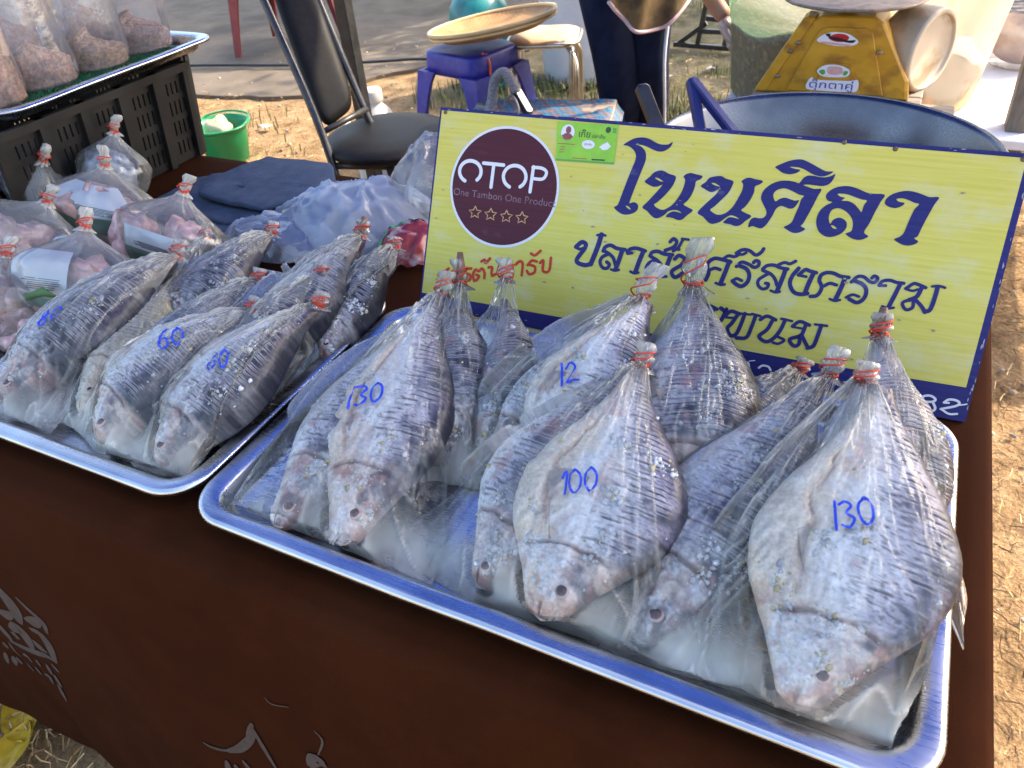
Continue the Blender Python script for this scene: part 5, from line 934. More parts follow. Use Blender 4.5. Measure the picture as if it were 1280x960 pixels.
# ------------------------------------------------------------------ puffed bags of pork pieces with paper labels
M_pork = attr_mat('pork piece', rough=.30, nscale=120, namt=.35, bump=.7, sub=.1)
M_film3 = film_mat('puffed bag film', haze=.10, gl=.09, bs=26, bump=.6)
M_lab_w = pm('silver white label', (.50, .53, .58), (.66, .68, .72), 8, .35, bump=.1)
M_lab_g = pm('green label', (.05, .17, .11), (.07, .22, .14), 20, .4); M_lab_i = pm('label print', (.07, .09, .12), None, 60, .5)
M_herb = pm('green herb', (.03, .09, .02), (.06, .15, .04), 60, .5)
def pork_bag(label, c, top, rx, ry, seed, lab=True, herb=False, tint=(.58, .33, .30)):
    c, top = Vector(c), Vector(top); base = Vector((c.x, c.y, TZ+.004)); ax = top-base; H = ax.length; ax.normalize()
    t = thing('pork_bag', label, 'bag of pork', base, 'puffed bags of pork in the left tray'); rg = np.random.default_rng(seed)
    xv = ax.cross(Vector((0, 0, 1)));  xv = Vector((1, 0, 0)) if xv.length < .1 else xv.normalized()
    X = Vector(r_).normalized(); X = (X-ax*X.dot(ax)).normalized(); Yv = ax.cross(X)      # X to the right as one stands at the stall, Yv away
    nu, nv = 72, 46
    def pt(i, v, off=0):
        a = 2*math.pi*i/nu
        pr = (math.sin(min(v*1.9, 1)*math.pi/2)**.55)*(1-sst(.55, 1, v)**1.2*.93)+.02
        fold = 1+.05*float(noise(i*.35, v*3, seed))+.10*sst(.4, .95, v)*float(noise(math.cos(a)*6, math.sin(a)*6, seed, 5))+.035*abs(float(noise(i*.22+v*5, v*7-i*.1, seed, 7)))
        r1, r2 = rx*pr*fold+off, ry*pr*fold+off
        p = X*(r1*math.cos(a))+Yv*(r2*math.sin(a))+ax*(H*v)
        if p.z < .0015: p.z = .0015
        return p
    V = [pt(i, j/(nv-1)) for j in range(nv) for i in range(nu)]
    hz = [.16*sst(.7, 1, j/(nv-1))+.10*max(0, float(noise(i*.4, j*.15, seed, 3)))**1.5 for j in range(nv) for i in range(nu)]
    obj('film', V, gridF(nu, nv, True).tolist()+[tuple(range(nu-1, -1, -1))], M_film3, t, attrs={'haze': np.array(hz)})
    b0 = ax*H; nv_, nf_, nh_ = neck_mesh(b0, ax, .026, .0055, seed); obj('gathered_neck', nv_, nf_, M_neck, t, attrs={'haze': np.array(nh_)+.25})
    band_mesh(b0, ax, .0062, seed, 4, .003, True, .01).build('rubber_band', M_band, t)
    for k in range(12):      # the pieces of meat
        a = rg.uniform(0, 6.28); rr = rg.uniform(.1, .72); s = rg.uniform(.018, .027)
        p = X*(rx*rr*math.cos(a))+Yv*(ry*rr*math.sin(a))+Vector((0, 0, .018))+ax*(.020*(k % 4))
        V, T = [], []; d3 = rg.uniform(.7, 1.3, 3)
        for j in range(11):
            for i in range(16):
                ph, th = math.pi*j/10, 2*math.pi*i/16; n = np.array([math.sin(ph)*math.cos(th), math.sin(ph)*math.sin(th), math.cos(ph)])
                f = 1+.34*float(noise(n[0]*1.8, n[1]*1.8, n[2]*1.8+k, seed))+.12*float(noise(n[0]*5, n[1]*5, n[2]*5+k, seed)); V.append(tuple(Vector(p)+Vector(n*d3*s*f))); w2 = .5+.5*float(fbm(n[0]*3.5, n[1]*3.5, n[2]*3.5+k, seed+4, 3))*1.5
                T.append(np.array(tint)*(.62+.45*w2)+np.array([.42, .42, .42])*max(0, w2-.60)*1.4)
        V = [(v[0], v[1], max(v[2], .003)) for v in V]
        obj('meat_piece', V, gridF(16, 11, True), M_pork, t, attrs={'tint': np.array(T)})
    if herb:
        for k in range(3):
            a = rg.uniform(3.6, 5.8); p = X*(rx*.8*math.cos(a))+Yv*(ry*.8*math.sin(a))+Vector((0, 0, .03+.01*k)); mb = MB()
            mb.tube([p, p+X*.02+ax*.01, p+X*.035+ax*.006], [.004, .006, .002], 6); mb.build('herb_leaf', M_herb, t)
    if lab:
        i0, i1 = lab[0], lab[1]; 
        def patch(nm, ia, ib, v0, v1, mat, off):
            m, n = 14, 12; P = [pt(ia+(ib-ia)*a/(m-1), v0+(v1-v0)*b/(n-1), off) for b in range(n) for a in range(m)]; return obj(nm, P, gridF(m, n), mat, lb)
        m, n = 14, 12; P = [pt(i0+(i1-i0)*a/(m-1), lab[2]+(lab[3]-lab[2])*b/(n-1), -.0012) for b in range(n) for a in range(m)]
        lb = obj('paper_label', P, gridF(m, n), M_lab_w, t)
        g1 = lab[2]+(lab[3]-lab[2])*.40
        patch('green_panel', i0+.3, i1-.3, lab[2]+.004, g1, M_lab_g, -.0007)
        for k in range(6): 
            vv = g1+(lab[3]-g1)*(.10+.045*k); patch('text_line', i0+(i1-i0)*rg.uniform(.25, .45), i0+(i1-i0)*rg.uniform(.8, .93), vv, vv+.008, M_lab_i, -.0007)
    return t
LB = lambda a, b, v0=.22, v1=.62: (a, b, v0, v1)
for a in (('clear puffed bag at the back against the black crate, seen above the other pork bags', (-.665, .500, 0), (-.640, .545, .885), .058, .052, 1, False, False, (.25, .27, .30)),
          ('dark bag at the left edge of the picture, below the crate', (-.800, .420, 0), (-.70, .445, .868), .085, .06, 2, False, False, (.12, .13, .18)),
          ('pork bag with a tall silver label, its white knot below the crate', (-.570, .395, 0), (-.545, .440, .880), .078, .06, 3, LB(44, 64, .30, .80), False, (.56, .33, .28)),
          ('pork bag with its knot to the right and a small white and green label', (-.392, .345, 0), (-.376, .428, .862), .080, .058, 4, LB(47, 59, .18, .52), False, (.60, .33, .31)),
          ('pork bag at the left edge with its red banded knot beside the silver label', (-.60, .265, 0), (-.545, .330, .868), .092, .066, 5, False, False, (.52, .34, .31)),
          ('pork bag with a large green and white label and herbs, nearest the bag marked 80', (-.400, .205, 0), (-.412, .286, .868), .086, .060, 6, LB(43, 56, .06, .74), True, (.58, .34, .30)),
          ('pale pork bag cut by the left edge of the picture, above the bag marked 80', (-.480, .140, 0), (-.50, .22, .845), .080, .058, 7, False, False, (.58, .36, .34))): pork_bag(*a)

# ------------------------------------------------------------------ folded cloth, shopping bags
M_slate = pm('slate blue cloth', (.035, .050, .085), (.055, .075, .12), 40, .9, bump=.5, bscale=500)
fc = thing('folded_cloth', 'stack of folded slate blue cloths on the table behind the bags', 'cloth', (-.46, .63, TT+.002))
for k, (poly, z) in enumerate((([(-.16, -.10), (.02, -.14), (.17, -.06), (.16, .04), (.06, .09), (-.10, .09), (-.17, .02)], 0), ([(-.12, -.09), (.04, -.11), (.14, -.02), (.10, .09), (-.04, .10), (-.13, .04)], .008), ([(-.06, -.06), (.09, -.07), (.16, .03), (.09, .12), (-.05, .11), (-.08, .02)], .024))):
    c = catmull(poly, 7, True)*.35+np.array([np.array(poly[i//7])*(1-(i%7)/7)+np.array(poly[(i//7+1)%len(poly)])*((i%7)/7) for i in range(len(poly)*7)])*.65; c = c*(1+.03*noise(c[:, :1]*40, c[:, 1:]*40, k)); n = len(c); V = []; rings = ((1.0, .0), (1.008, .003), (1.0, .006), (.97, .0075), (.6, .008), (.25, .0085))
    for s, h in rings: V += [(x*s, y*s, z+h+(.0035*float(noise(x*s*22, y*s*22, k, 3))+.0018*float(noise(x*s*60-y*30, y*s*50, k, 5)) if h > .005 else 0)) for x, y in c]
    obj('cloth_layer', V, gridF(n, len(rings), True).tolist()+[tuple((len(rings)-1)*n+i for i in range(n))], M_slate, fc)
M_shop = film_mat('blue white shopping bag film', tint=(.75, .82, .97), haze_c=(.82, .88, 1.0), haze=.30, gl=.15, bs=34, bump=.7)
M_shop2 = film_mat('clear shopping bag film', haze_c=(.78, .78, .82), haze=.16, gl=.12, bs=40, bump=.7)
def crumple(name, label, cat, outl, h, mat, seed, loc, hz0=0, ridge=1.0):
    """a soft heap of thin plastic over outline outl"""
    c = catmull(outl, 10, True); n = len(c); V = []; hz = []; R = 34; cen = c.mean(0)
    for j in range(R):
        s = 1-j/(R-1)
        for (x, y) in c:
            X, Y = cen[0]+(x-cen[0])*s, cen[1]+(y-cen[1])*s
            base = h*(1-s**2.2)**.7; r = (1-np.abs(fbm(X*16+Y*5, Y*9-X*4, seed, seed, 3))*3.0); r2 = 1-np.abs(noise(X*34-Y*20, Y*26+X*12, seed, 4))*2
            V.append((X, Y, .002+base*(.78+.30*float(noise(X*9, Y*9, seed)))+ridge*(1-s**4)*(.011*max(0, float(r))**3+.007*max(0, float(r2))**4))); hz.append(hz0+.16*max(0, float(r))**3+.10*max(0, float(r2))**5)
    o = obj(name, V, gridF(n, R, True), mat, attrs={'haze': np.array(hz)}); o.location = loc; tag(o, label, cat); return o
crumple('shopping_bag', 'blue white plastic shopping bag heaped behind the left fish, beside the sign', 'plastic bag', [(-.16, -.02), (-.10, -.08), (.0, -.11), (.09, -.05), (.11, .03), (.08, .12), (.02, .10), (-.06, .06), (-.15, .045)], .095, M_shop, 3, (-.205, .585, TT+.002))
crumple('shopping_bag', 'clear crumpled plastic bag beside the left edge of the sign, before the chair', 'plastic bag', [(-.06, -.06), (.03, -.07), (.09, .0), (.08, .07), (.0, .09), (-.06, .03)], .115, M_shop2, 9, (-.135, .705, TT+.002), ridge=1.5)
crumple('shopping_bag', 'lavender plastic bag lying over the back row of the left tray', 'plastic bag', [(-.08, -.05), (.04, -.06), (.09, .0), (.05, .06), (-.04, .05), (-.09, .01)], .045, M_shop, 14, (-.285, .500, TT+.012), hz0=-.12)
M_pack = pm('red packet print', (.22, .02, .03), (.30, .04, .04), 30, .3, c3=(.6, .5, .5), s3=45); M_packg = pm('green packet print', (.02, .30, .08), (.03, .36, .1), 30, .3)
pk = thing('snack_packet', 'red and green printed plastic packet against the left edge of the sign', 'packet', (-.072, .535, TT+.004))
V = []; nx, ny = 26, 20
for j in range(ny):
    for i in range(nx):
        u, v = i/(nx-1)*2-1, j/(ny-1)*2-1; V.append((u*.042, v*.040+.01*u, .008+.030*(1-u*u)**.5*(1-v*v)**.5+.006*float(noise(u*5, v*5, 2))+.02*(v+1)*.5))
obj('pouch', V, gridF(nx, ny), M_pack, pk)
for (u0, u1, v0, v1) in ((-.95, -.55, .3, .85), (-.9, .3, .62, .95), (-.98, -.75, -.5, .1)):
    m = 8; P = [];
    for b in np.linspace(v0, v1, m):
        for a in np.linspace(u0, u1, m): P.append((a*.042, b*.040+.01*a, .0095+.030*(1-a*a)**.5*(1-b*b)**.5+.006*float(noise(a*5, b*5, 2))+.02*(b+1)*.5))
    obj('green_patch', P, gridF(m, m), M_packg, pk)

# ------------------------------------------------------------------ basin with knives, low table, scale, tub
M_basin = metal_mat('spun aluminium', (.13, .13, .145), .26, .5)
mb = MB(); mb.lathe([(.0, .004), (.17, .004), (.19, .010), (.215, .05), (.245, .15), (.2620, .205), (.2660, .212), (.2720, .214), (.2745, .210), (.2720, .205), (.2660, .204), (.250, .15), (.219, .046), (.194, .002), (.17, -.001), (0, -.001)], 72)
bs = mb.build('metal_basin', M_basin); bs.location = (.432, 1.005, .588); tag(bs, 'large round aluminium basin behind the yellow sign', 'basin')
M_wood = pm('grey old plank', (.20, .16, .12), (.33, .28, .22), 8, .8, stretch=(1, 12, 1), bump=.4)
def table(label, x0, x1, y0, y1, z, mat, legm, th=.025):
    t = thing('low_table', label, 'table', ((x0+x1)/2, (y0+y1)/2, 0)); w2, d2 = (x1-x0)/2, (y1-y0)/2
    mb = MB(); mb.box((0, 0, z-th/2), (w2*2, d2*2, th), b=.004); mb.build('tabletop', mat, t, smooth=False)
    for sx in (-1, 1):
        for sy in (-1, 1): mb = MB(); mb.bar((sx*(w2-.04), sy*(d2-.04), 0), (sx*(w2-.04), sy*(d2-.04), z-th), .035, .035, (0, 1, 0)); mb.build('leg', legm, t, smooth=False)
    return t
table('grey plank table under the aluminium basin and the scale', .16, .66, .84, 1.93, .585, M_wood, M_black)
M_whitet = pm('white table cover', (.80, .79, .77), (.74, .73, .71), 5, .6)
table('white topped table with the tub, sunlit behind the basin', .05, 1.35, 1.96, 2.95, .50, M_whitet, M_black)
M_blueh = pm('dark blue plastic', (.016, .018, .10), (.022, .024, .13), 30, .35); M_bk = pm('black plastic', (.012, .012, .014), (.02, .02, .022), 30, .35)
M_steel = metal_mat('knife steel', (.5, .5, .52), .3)
kn = thing('cleaver', 'cleaver with a dark blue loop handle leaning in the basin', 'knife', (.29, 1.02, .60))
def tri(a, b, m): return [a[i]*(1-m)+b[i]*m for i in range(3)]
A_, B_, C_ = (-.098, .060, .268), (-.015, .005, .185), (.030, -.010, .150)
mb = MB(); mb.bar(A_, (.075, -.035, .14), .018, .016, bev=.004); mb.bar(A_, (-.035, -.03, .15), .018, .016, bev=.004); mb.bar((-.02, -.03, .155), (.07, -.036, .148), .016, .015, bev=.004); mb.build('handle', M_blueh, kn, smooth=False)
mb = MB(); mb.bar((.0, -.033, .15), (.03, -.06, .02), .10, .003); mb.build('blade', M_steel, kn, smooth=False)
kn = thing('kitchen_knife', 'knife with a straight black handle leaning in the basin, left of the blue loop', 'knife', (.20, .93, .60))
mb = MB(); mb.bar((-.075, .075, .275), (-.002, .01, .185), .024, .018, bev=.005); mb.build('handle', M_bk, kn, smooth=False)
mb = MB(); mb.bar((-.002, .01, .185), (.10, -.09, .03), .035, .002); mb.build('blade', M_steel, kn, smooth=False)

M_yelm = pm('old yellow enamel', (.48, .23, .012), (.58, .30, .02), 12, .42, bump=.15, c3=(.30, .13, .015), s3=16, rvar=.1); M_cream = pm('cream enamel', (.46, .36, .25), (.54, .44, .31), 8, .45, c3=(.28, .18, .09), s3=10)
M_rust = pm('worn steel', (.14, .10, .07), (.30, .22, .15), 30, .5, .4)
scl = thing('spring_scale', 'old yellow spring scale with stickers behind the basin', 'scale', (.395, 1.70, .684)); scl.rotation_euler = (0, 0, .02); scl.scale = (1, 1, .65)
mb = MB()
for k in range(3): mb.box((.395, 1.70+(k-1)*.075, .6345), (.36, .07, .096), b=.003)
tag(mb.build('wooden_block', M_wood, smooth=False), 'thick grey wooden block under the yellow scale', 'block')
def trap(name, y0, y1, prof, mat, parent, bev=.004):
    """prof: outline in (x, z), extruded from y0 to y1 with softened edges"""
    P = np.array(prof, float); n = len(P); c = P.mean(0); V = []
    for y, s in ((y0, 1-bev*12), (y0+bev, 1), (y1-bev, 1), (y1, 1-bev*12)): V += [(c[0]+(x-c[0])*s, y, c[1]+(z-c[1])*s) for x, z in P]
    F = [tuple(range(n))]+[(r*n+i, (r+1)*n+i, (r+1)*n+(i+1) % n, r*n+(i+1) % n) for r in range(3) for i in range(n)]+[tuple(3*n+i for i in range(n-1, -1, -1))]
    return obj(name, V, F, mat, parent, smooth=False)
fr = trap('housing', -.075, .085, [(-.165, .0), (.150, .0), (.142, .06), (.068, .245), (.048, .262), (-.060, .262), (-.080, .245), (-.155, .06)], M_yelm, scl)
trap('front_panel', -.081, -.0745, [(-.112, .012), (.098, .012), (.050, .215), (.036, .228), (-.046, .228), (-.060, .215)], M_yelm, scl, .002)
trap('inset_panel', -.0845, -.0805, [(-.062, .010), (.052, .010), (.020, .115), (-.028, .115)], M_yelm, scl, .001)
trap('side_rail', -.079, -.02, [(-.185, .0), (-.160, .0), (-.072, .255), (-.088, .260), (-.098, .25)], M_yelm, scl)
mb = MB()   # the round dial case on the right, its face turned away to the right
M_ = Matrix.Translation((.150, .035, .125)) @ Matrix.Rotation(math.radians(62), 4, 'Z') @ Matrix.Rotation(math.radians(90), 4, 'X')
lp = [(.0, .028), (.080, .028), (.0805, .0285), (.083, .034), (.0835, .0342), (.092, .034), (.0925, .0336), (.096, .029), (.096, .0285), (.096, -.045), (.0955, -.0455), (.088, -.055), (0, -.055)]
mbx = MB(); mbx.lathe(lp, 48); V = [M_ @ Vector((x, y*1.45, z)) for x, y, z in mbx.v]; V = [(v.x, v.y, max(v.z, .002)) for v in V]
obj('dial_case', V, mbx.f, M_cream, scl)
mb = MB(); mb.box((-.012, -.01, .272), (.040, .045, .045), b=.005); mb.build('stem', M_yelm, scl, smooth=False)
mb = MB(); mb.lathe([(0, .288), (.05, .289), (.10, .293), (.150, .298), (.156, .305), (.150, .309), (.0, .303)], 40, (-.005, .0, 0)); mb.build('weighing_pan', M_rust, scl)
for x, z in ((-.10, .175), (-.115, .145), (.072, .155), (-.135, .06)): mb = MB(); mb.ball((x, -.080, z), (.007, .005, .007), (10, 6)); mb.build('screw', M_rust, scl)
# stickers on the scale
S_ = Matrix.Translation((0, -.0858, 0)) @ Matrix.Rotation(math.radians(90), 4, 'X')
def sticker(nm, P, mat, off=0, parent=None, sm=4, base=0):
    L = [Vector((x, z, off)) for x, z in (catmull(P, sm, True) if sm else P)]; f = tessellate_polygon([L]); Sx = Matrix.Translation((0, base, 0)) @ S_
    return obj(nm, [Sx @ v for v in L], [tuple(t) for t in f], mat, parent or scl, smooth=False)
M_sred = pm('sticker red', (.50, .02, .025), None, 60, .3); M_sblk = pm('sticker black', (.02, .02, .025), None, 60, .3); M_spk = pm('sticker pink', (.68, .40, .36), (.6, .3, .27), 120, .35); M_snv = pm('sticker navy', (.03, .03, .28), None, 60, .35)
s1 = sticker('sticker', [(-.062, .186), (-.050, .205), (-.030, .214), (-.004, .212), (.012, .202), (.024, .188), (.018, .176), (-.010, .170), (-.045, .176)], M_pale, .0005, base=.0035)
sticker('red_disc', [(-.038, .195), (-.026, .208), (-.008, .209), (.004, .200), (-.002, .186), (-.022, .184)], M_sred, .0010, s1, base=.0035)
sticker('black_shape', [(-.046, .207), (-.036, .209), (-.034, .200), (-.018, .198), (.002, .190), (.018, .192), (.012, .182), (-.012, .186), (-.030, .190), (-.040, .199)], M_sblk, .0014, s1, base=.0035)
sticker('ribbon', [(-.050, .184), (-.02, .180), (.012, .176), (.010, .171), (-.02, .174), (-.05, .178)], M_spk, .0015, s1, base=.0035)
s2 = sticker('sticker', [(-.050, .088), (-.034, .108), (-.006, .110), (.014, .100), (.020, .085), (.010, .072), (-.034, .070)], M_pale, .0005)
sticker('twin_figures', [(-.028, .102), (-.012, .106), (.002, .101), (.004, .084), (-.010, .078), (-.026, .082)], M_spk, .0010, s2); sticker('leaf_mark', [(-.046, .088), (-.036, .094), (-.032, .082), (-.038, .076)], M_gr2, .0010, s2); sticker('leaf_mark', [(.008, .092), (.016, .090), (.012, .078), (.006, .080)], M_gr2, .0010, s2)
s3 = sticker('sticker', [(-.068, .028), (-.066, .052), (-.058, .066), (-.048, .058), (.020, .060), (.040, .064), (.042, .028), (.02, .022), (-.05, .022)], M_pale, .0005, sm=3)
text_mesh('lettering', 'ตุ๊กตาคู่', .034, S_ @ Matrix.Translation((-.064, .031, .0012)), M_snv, s3)

def tub_mat():
    m, n, l, out = nmat('cloudy tub plastic')
    b = n.new('ShaderNodeBsdfPrincipled'); b.inputs['Roughness'].default_value = .35
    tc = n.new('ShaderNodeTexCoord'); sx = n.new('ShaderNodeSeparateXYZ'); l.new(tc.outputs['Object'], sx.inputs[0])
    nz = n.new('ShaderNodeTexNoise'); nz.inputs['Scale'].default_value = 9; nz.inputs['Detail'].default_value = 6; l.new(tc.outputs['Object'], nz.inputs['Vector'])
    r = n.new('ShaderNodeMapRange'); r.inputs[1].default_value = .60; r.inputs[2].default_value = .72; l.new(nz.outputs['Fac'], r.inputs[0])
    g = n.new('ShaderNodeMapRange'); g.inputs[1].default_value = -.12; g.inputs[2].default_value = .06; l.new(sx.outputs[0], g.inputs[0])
    m0 = n.new('ShaderNodeMixRGB'); l.new(g.outputs[0], m0.inputs[0]); m0.inputs[1].default_value = (.48, .80, .44, 1); m0.inputs[2].default_value = (.82, .70, .48, 1)  # green on the left is tinted light put into the plastic's colour
    m1 = n.new('ShaderNodeMixRGB'); l.new(r.outputs[0], m1.inputs[0]); l.new(m0.outputs[0], m1.inputs[1]); m1.inputs[2].default_value = (.55, .30, .10, 1)
    l.new(m1.outputs[0], b.inputs['Base Color'])
    t = n.new('ShaderNodeBsdfTranslucent'); l.new(m1.outputs[0], t.inputs[0]); mx = n.new('ShaderNodeMixShader'); mx.inputs[0].default_value = .55; l.new(b.outputs[0], mx.inputs[1]); l.new(t.outputs[0], mx.inputs[2])
    tr = n.new('ShaderNodeBsdfTransparent'); m4 = n.new('ShaderNodeMixShader'); gm = n.new('ShaderNodeMapRange'); gm.inputs[1].default_value = -.12; gm.inputs[2].default_value = .10; gm.inputs[3].default_value = .85; gm.inputs[4].default_value = .35; l.new(sx.outputs[0], gm.inputs[0]); l.new(gm.outputs[0], m4.inputs[0]); l.new(mx.outputs[0], m4.inputs[1]); l.new(tr.outputs[0], m4.inputs[2]); l.new(m4.outputs[0], out.inputs[0])
    return m
tub = thing('plastic_tub', 'big cloudy plastic tub half full of brown paste, behind the scale', 'tub', (.372, 2.29, .502))
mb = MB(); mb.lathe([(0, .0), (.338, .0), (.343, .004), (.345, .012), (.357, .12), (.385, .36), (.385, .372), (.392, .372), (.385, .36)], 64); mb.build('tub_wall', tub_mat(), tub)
M_paste = pm('brown fermented paste', (.085, .048, .032), (.15, .085, .05), 50, .5, bump=.6, c3=(.25, .15, .09), s3=60); M_orange = pm('orange residue', (.55, .24, .06), (.65, .34, .12), 20, .5)
V = []; n1 = 64
for j in range(9):
    v = j/8
    for i in range(n1):
        a = 2*math.pi*i/n1; lev = .215-.16*sst(-.3, .75, math.cos(a)+.25*math.sin(a))+.02*float(noise(math.cos(a)*3, math.sin(a)*3)); z = .004+lev*v; r = .345+.10*z-.004; V.append((r*math.cos(a), r*math.sin(a), z))
k = len(V)
V += [(V[(8*n1)+i][0]*.05, V[(8*n1)+i][1]*.05, .14) for i in range(n1)]
obj('paste', V, gridF(n1, 10, True), M_paste, tub)
V = []; m, n = 40, 8
for j in range(n):
    for i in range(m):
        a = -1.9+2.3*i/(m-1); z = .005+(.045+.035*float(noise(i*.35, 2, 5))+.02*float(noise(i*.9, 4, 5)))*j/(n-1); r = .345+.10*z-.0028; V.append((r*math.cos(a), r*math.sin(a), z))
obj('orange_residue', V, gridF(m, n), M_orange, tub)
rb = thing('goods_bag', 'white labelled plastic bag of brown goods on the white table by the tub', 'plastic bag', (.835, 2.62, .503))
V = []; 
for j in range(18):
    for i in range(28):
        v, a = j/17, 2*math.pi*i/28; r = .115*math.sin(math.pi*min(.1+v*.92, 1))**.55*(1+.12*float(noise(i*.5, v*5, 3))); V.append((r*math.cos(a)*1.15, r*math.sin(a)*.8, v*.24))
obj('film', V, gridF(28, 18, True).tolist()+[tuple(range(27, -1, -1))], M_shop2, rb, attrs={'haze': np.full(len(V), .12)})
mb = MB(); mb.ball((0, 0, .085), (.10, .07, .08), (18, 12)); mb.build('contents', pm('brown goods', (.40, .20, .08), (.55, .32, .16), 30, .6, bump=.6), rb)
mb = MB(); mb.bar((-.07, -.072, .19), (.09, -.066, .185), .004, .05); mb.build('label_strip', pm('dark label strip', (.10, .12, .17), (.55, .5, .45), 14, .4, contrast=(.45, .55), stretch=(1, 1, 9)), rb, smooth=False)
post = MB(); post.bar((.835, 2.02, 0), (.80, 2.10, 1.15), .05, .07, (0, 1, 0), .004); po = post.build('wooden_post', pm('weathered post', (.10, .085, .065), (.19, .165, .13), 10, .8, bump=.4, stretch=(6, 6, 1)), smooth=False); tag(po, 'weathered grey brown post right of the tub', 'post')

# ------------------------------------------------------------------ chair with padded back
M_vinyl = pm('black vinyl', (.006, .005, .005), (.010, .009, .008), 60, .5, bump=.15, bscale=300, spec=.2); M_chrome = metal_mat('worn chrome', (.45, .44, .43), .22, .4)
M_dark = pm('dark enamelled tube', (.02, .02, .022), (.05, .048, .046), 20, .25, rvar=.08)
ch = thing('chair', 'black padded steel chair with a round seat facing right behind the table', 'chair', (-1.0, 1.62, 0))
mb = MB(); mb.lathe([(0, .422), (.17, .424), (.195, .432), (.205, .446), (.200, .460), (.17, .472), (.10, .477), (0, .478)], 48, (.11, .03, 0)); mb.build('seat', M_vinyl, ch)
def pad(name, corners, th, mat, parent, rnd=.16):
    """a thick padded panel over four corner points"""
    a, b, c, d = [Vector(p) for p in corners]; n_ = (b-a).cross(d-a).normalized(); V = []; N = 18
    for k in (0, 1):
        for j in range(N):
            for i in range(N):
                u, v = i/(N-1), j/(N-1); uu, vv = u*2-1, v*2-1
                m = (max(abs(uu), 1e-6)**5+max(abs(vv), 1e-6)**5)**.2; s = max(abs(uu), abs(vv))/m if m else 1
                u2, v2 = .5+uu*.5*s, .5+vv*.5*s
                p = a*(1-u2)*(1-v2)+b*u2*(1-v2)+c*u2*v2+d*(1-u2)*v2; e = 1-max(abs(uu), abs(vv))**6
                V.append(p+n_*((1 if k else -1)*th/2*(.25+.75*e)))
    F = gridF(N, N)[:, ::-1].tolist()+(gridF(N, N)+N*N).tolist()
    ring = [i for i in range(N)]+[j*N+N-1 for j in range(1, N)]+[(N-1)*N+i for i in range(N-2, -1, -1)]+[j*N for j in range(N-2, 0, -1)]
    F += [(ring[i], ring[(i+1) % len(ring)], ring[(i+1) % len(ring)]+N*N, ring[i]+N*N) for i in range(len(ring))]
    return obj(name, V, F, mat, parent)
W2L = lambda p: Vector(p)-Vector((-1.0, 1.62, 0))
pad('backrest', [W2L((-1.052, 1.533, .495)), W2L((-1.008, 1.664, .535)), W2L((-1.195, 1.788, .90)), W2L((-1.262, 1.675, .90))], .04, M_vinyl, ch)
for a, b, c in (((-.935, 1.395, 0), (-.985, 1.465, .44), (-1.245, 1.60, .93)), ((-.90, 1.80, 0), (-.975, 1.69, .44), (-1.21, 1.785, .93))):
    mb = MB(); mb.tube([tuple(W2L(q)) for q in catmull([a, b, c], 8)], .0125, 10); mb.build('back_leg', M_dark, ch)
for a, b in (((-.80, 1.50, .43), (-.70, 1.46, 0)), ((-.79, 1.78, .43), (-.70, 1.82, 0))):
    mb = MB(); mb.tube([tuple(W2L(a)), tuple(W2L(b))], .012, 10); mb.build('front_leg', M_black, ch)
for q in (((-.985, 1.465, .42), (-.88, 1.49, .42), (-.80, 1.50, .425)), ((-.968, 1.70, .42), (-.88, 1.75, .42), (-.79, 1.78, .425))): mb = MB(); mb.tube([tuple(W2L(p)) for p in q], .011, 8); mb.build('seat_rail', M_black, ch)
mb = MB(); mb.tube([tuple(W2L(p)) for p in ((-1.04, 1.50, .50), (-.985, 1.685, .52))], .010, 8); mb.build('back_crossbar', M_black, ch)
# ------------------------------------------------------------------ plastic stools
def stool(label, loc, rz, mat, h=.45, top=.15, bot=.205, group=None):
    t = thing('plastic_stool', label, 'stool', loc, group); t.rotation_euler = (0, 0, rz)
    q = rrect(-top, top, -top, top, .05, 6); n = len(q); V = []
    prof = ((.60, h-.006), (.90, h), (.985, h-.003), (1.0, h-.012), (1.02, h-.05), (1.03, h-.085), (.985, h-.085), (.96, h-.02), (.60, h-.014))
    for s, z in prof: V += [(x*s, y*s, z) for x, y in q]
    obj('seat', V, gridF(n, len(prof), True).tolist()+[tuple(range(n-1, -1, -1)), tuple((len(prof)-1)*n+i for i in range(n))], mat, t)
    for sx in (-1, 1):
        for sy in (-1, 1):
            V = []; R = 9
            for j in range(R):
                v = j/(R-1); z = (h-.075)*(1-v); s = top+(bot-top)*(.25+v*.75); wd = .066*(1-v)+.040*v+.03*(1-v)**6; th = .018
                c = Vector((sx*(s+.004), sy*(s+.004), z)); ex, ey = Vector((-sx, 0, 0)), Vector((0, -sy, 0))
                for p in (c+ex*wd, c, c+ey*wd, c+ey*wd+ex*th, c+ex*th+ey*th, c+ex*wd+ey*th): V.append(p)
            F = gridF(6, R, True).tolist()+[tuple(range(6)), tuple((R-1)*6+i for i in range(5, -1, -1))]
            if sx*sy > 0: F = [tuple(reversed(f)) for f in F]
            obj('leg', V, F, mat, t, smooth=False)
    return t
M_bluep = pm('blue plastic', (.018, .020, .23), (.028, .032, .30), 12, .42, rvar=.08, c3=(.06, .06, .28), s3=20); M_redp = pm('dull red plastic', (.16, .018, .02), (.22, .03, .028), 12, .5)
stool('blue plastic stool under the left side of the woven tray', (-1.135, 2.66, 0), -.25, M_bluep)
stool('dark red plastic stool on the concrete behind the chair', (-3.22, 3.92, .022), .2, M_redp, .5, .21, .27)
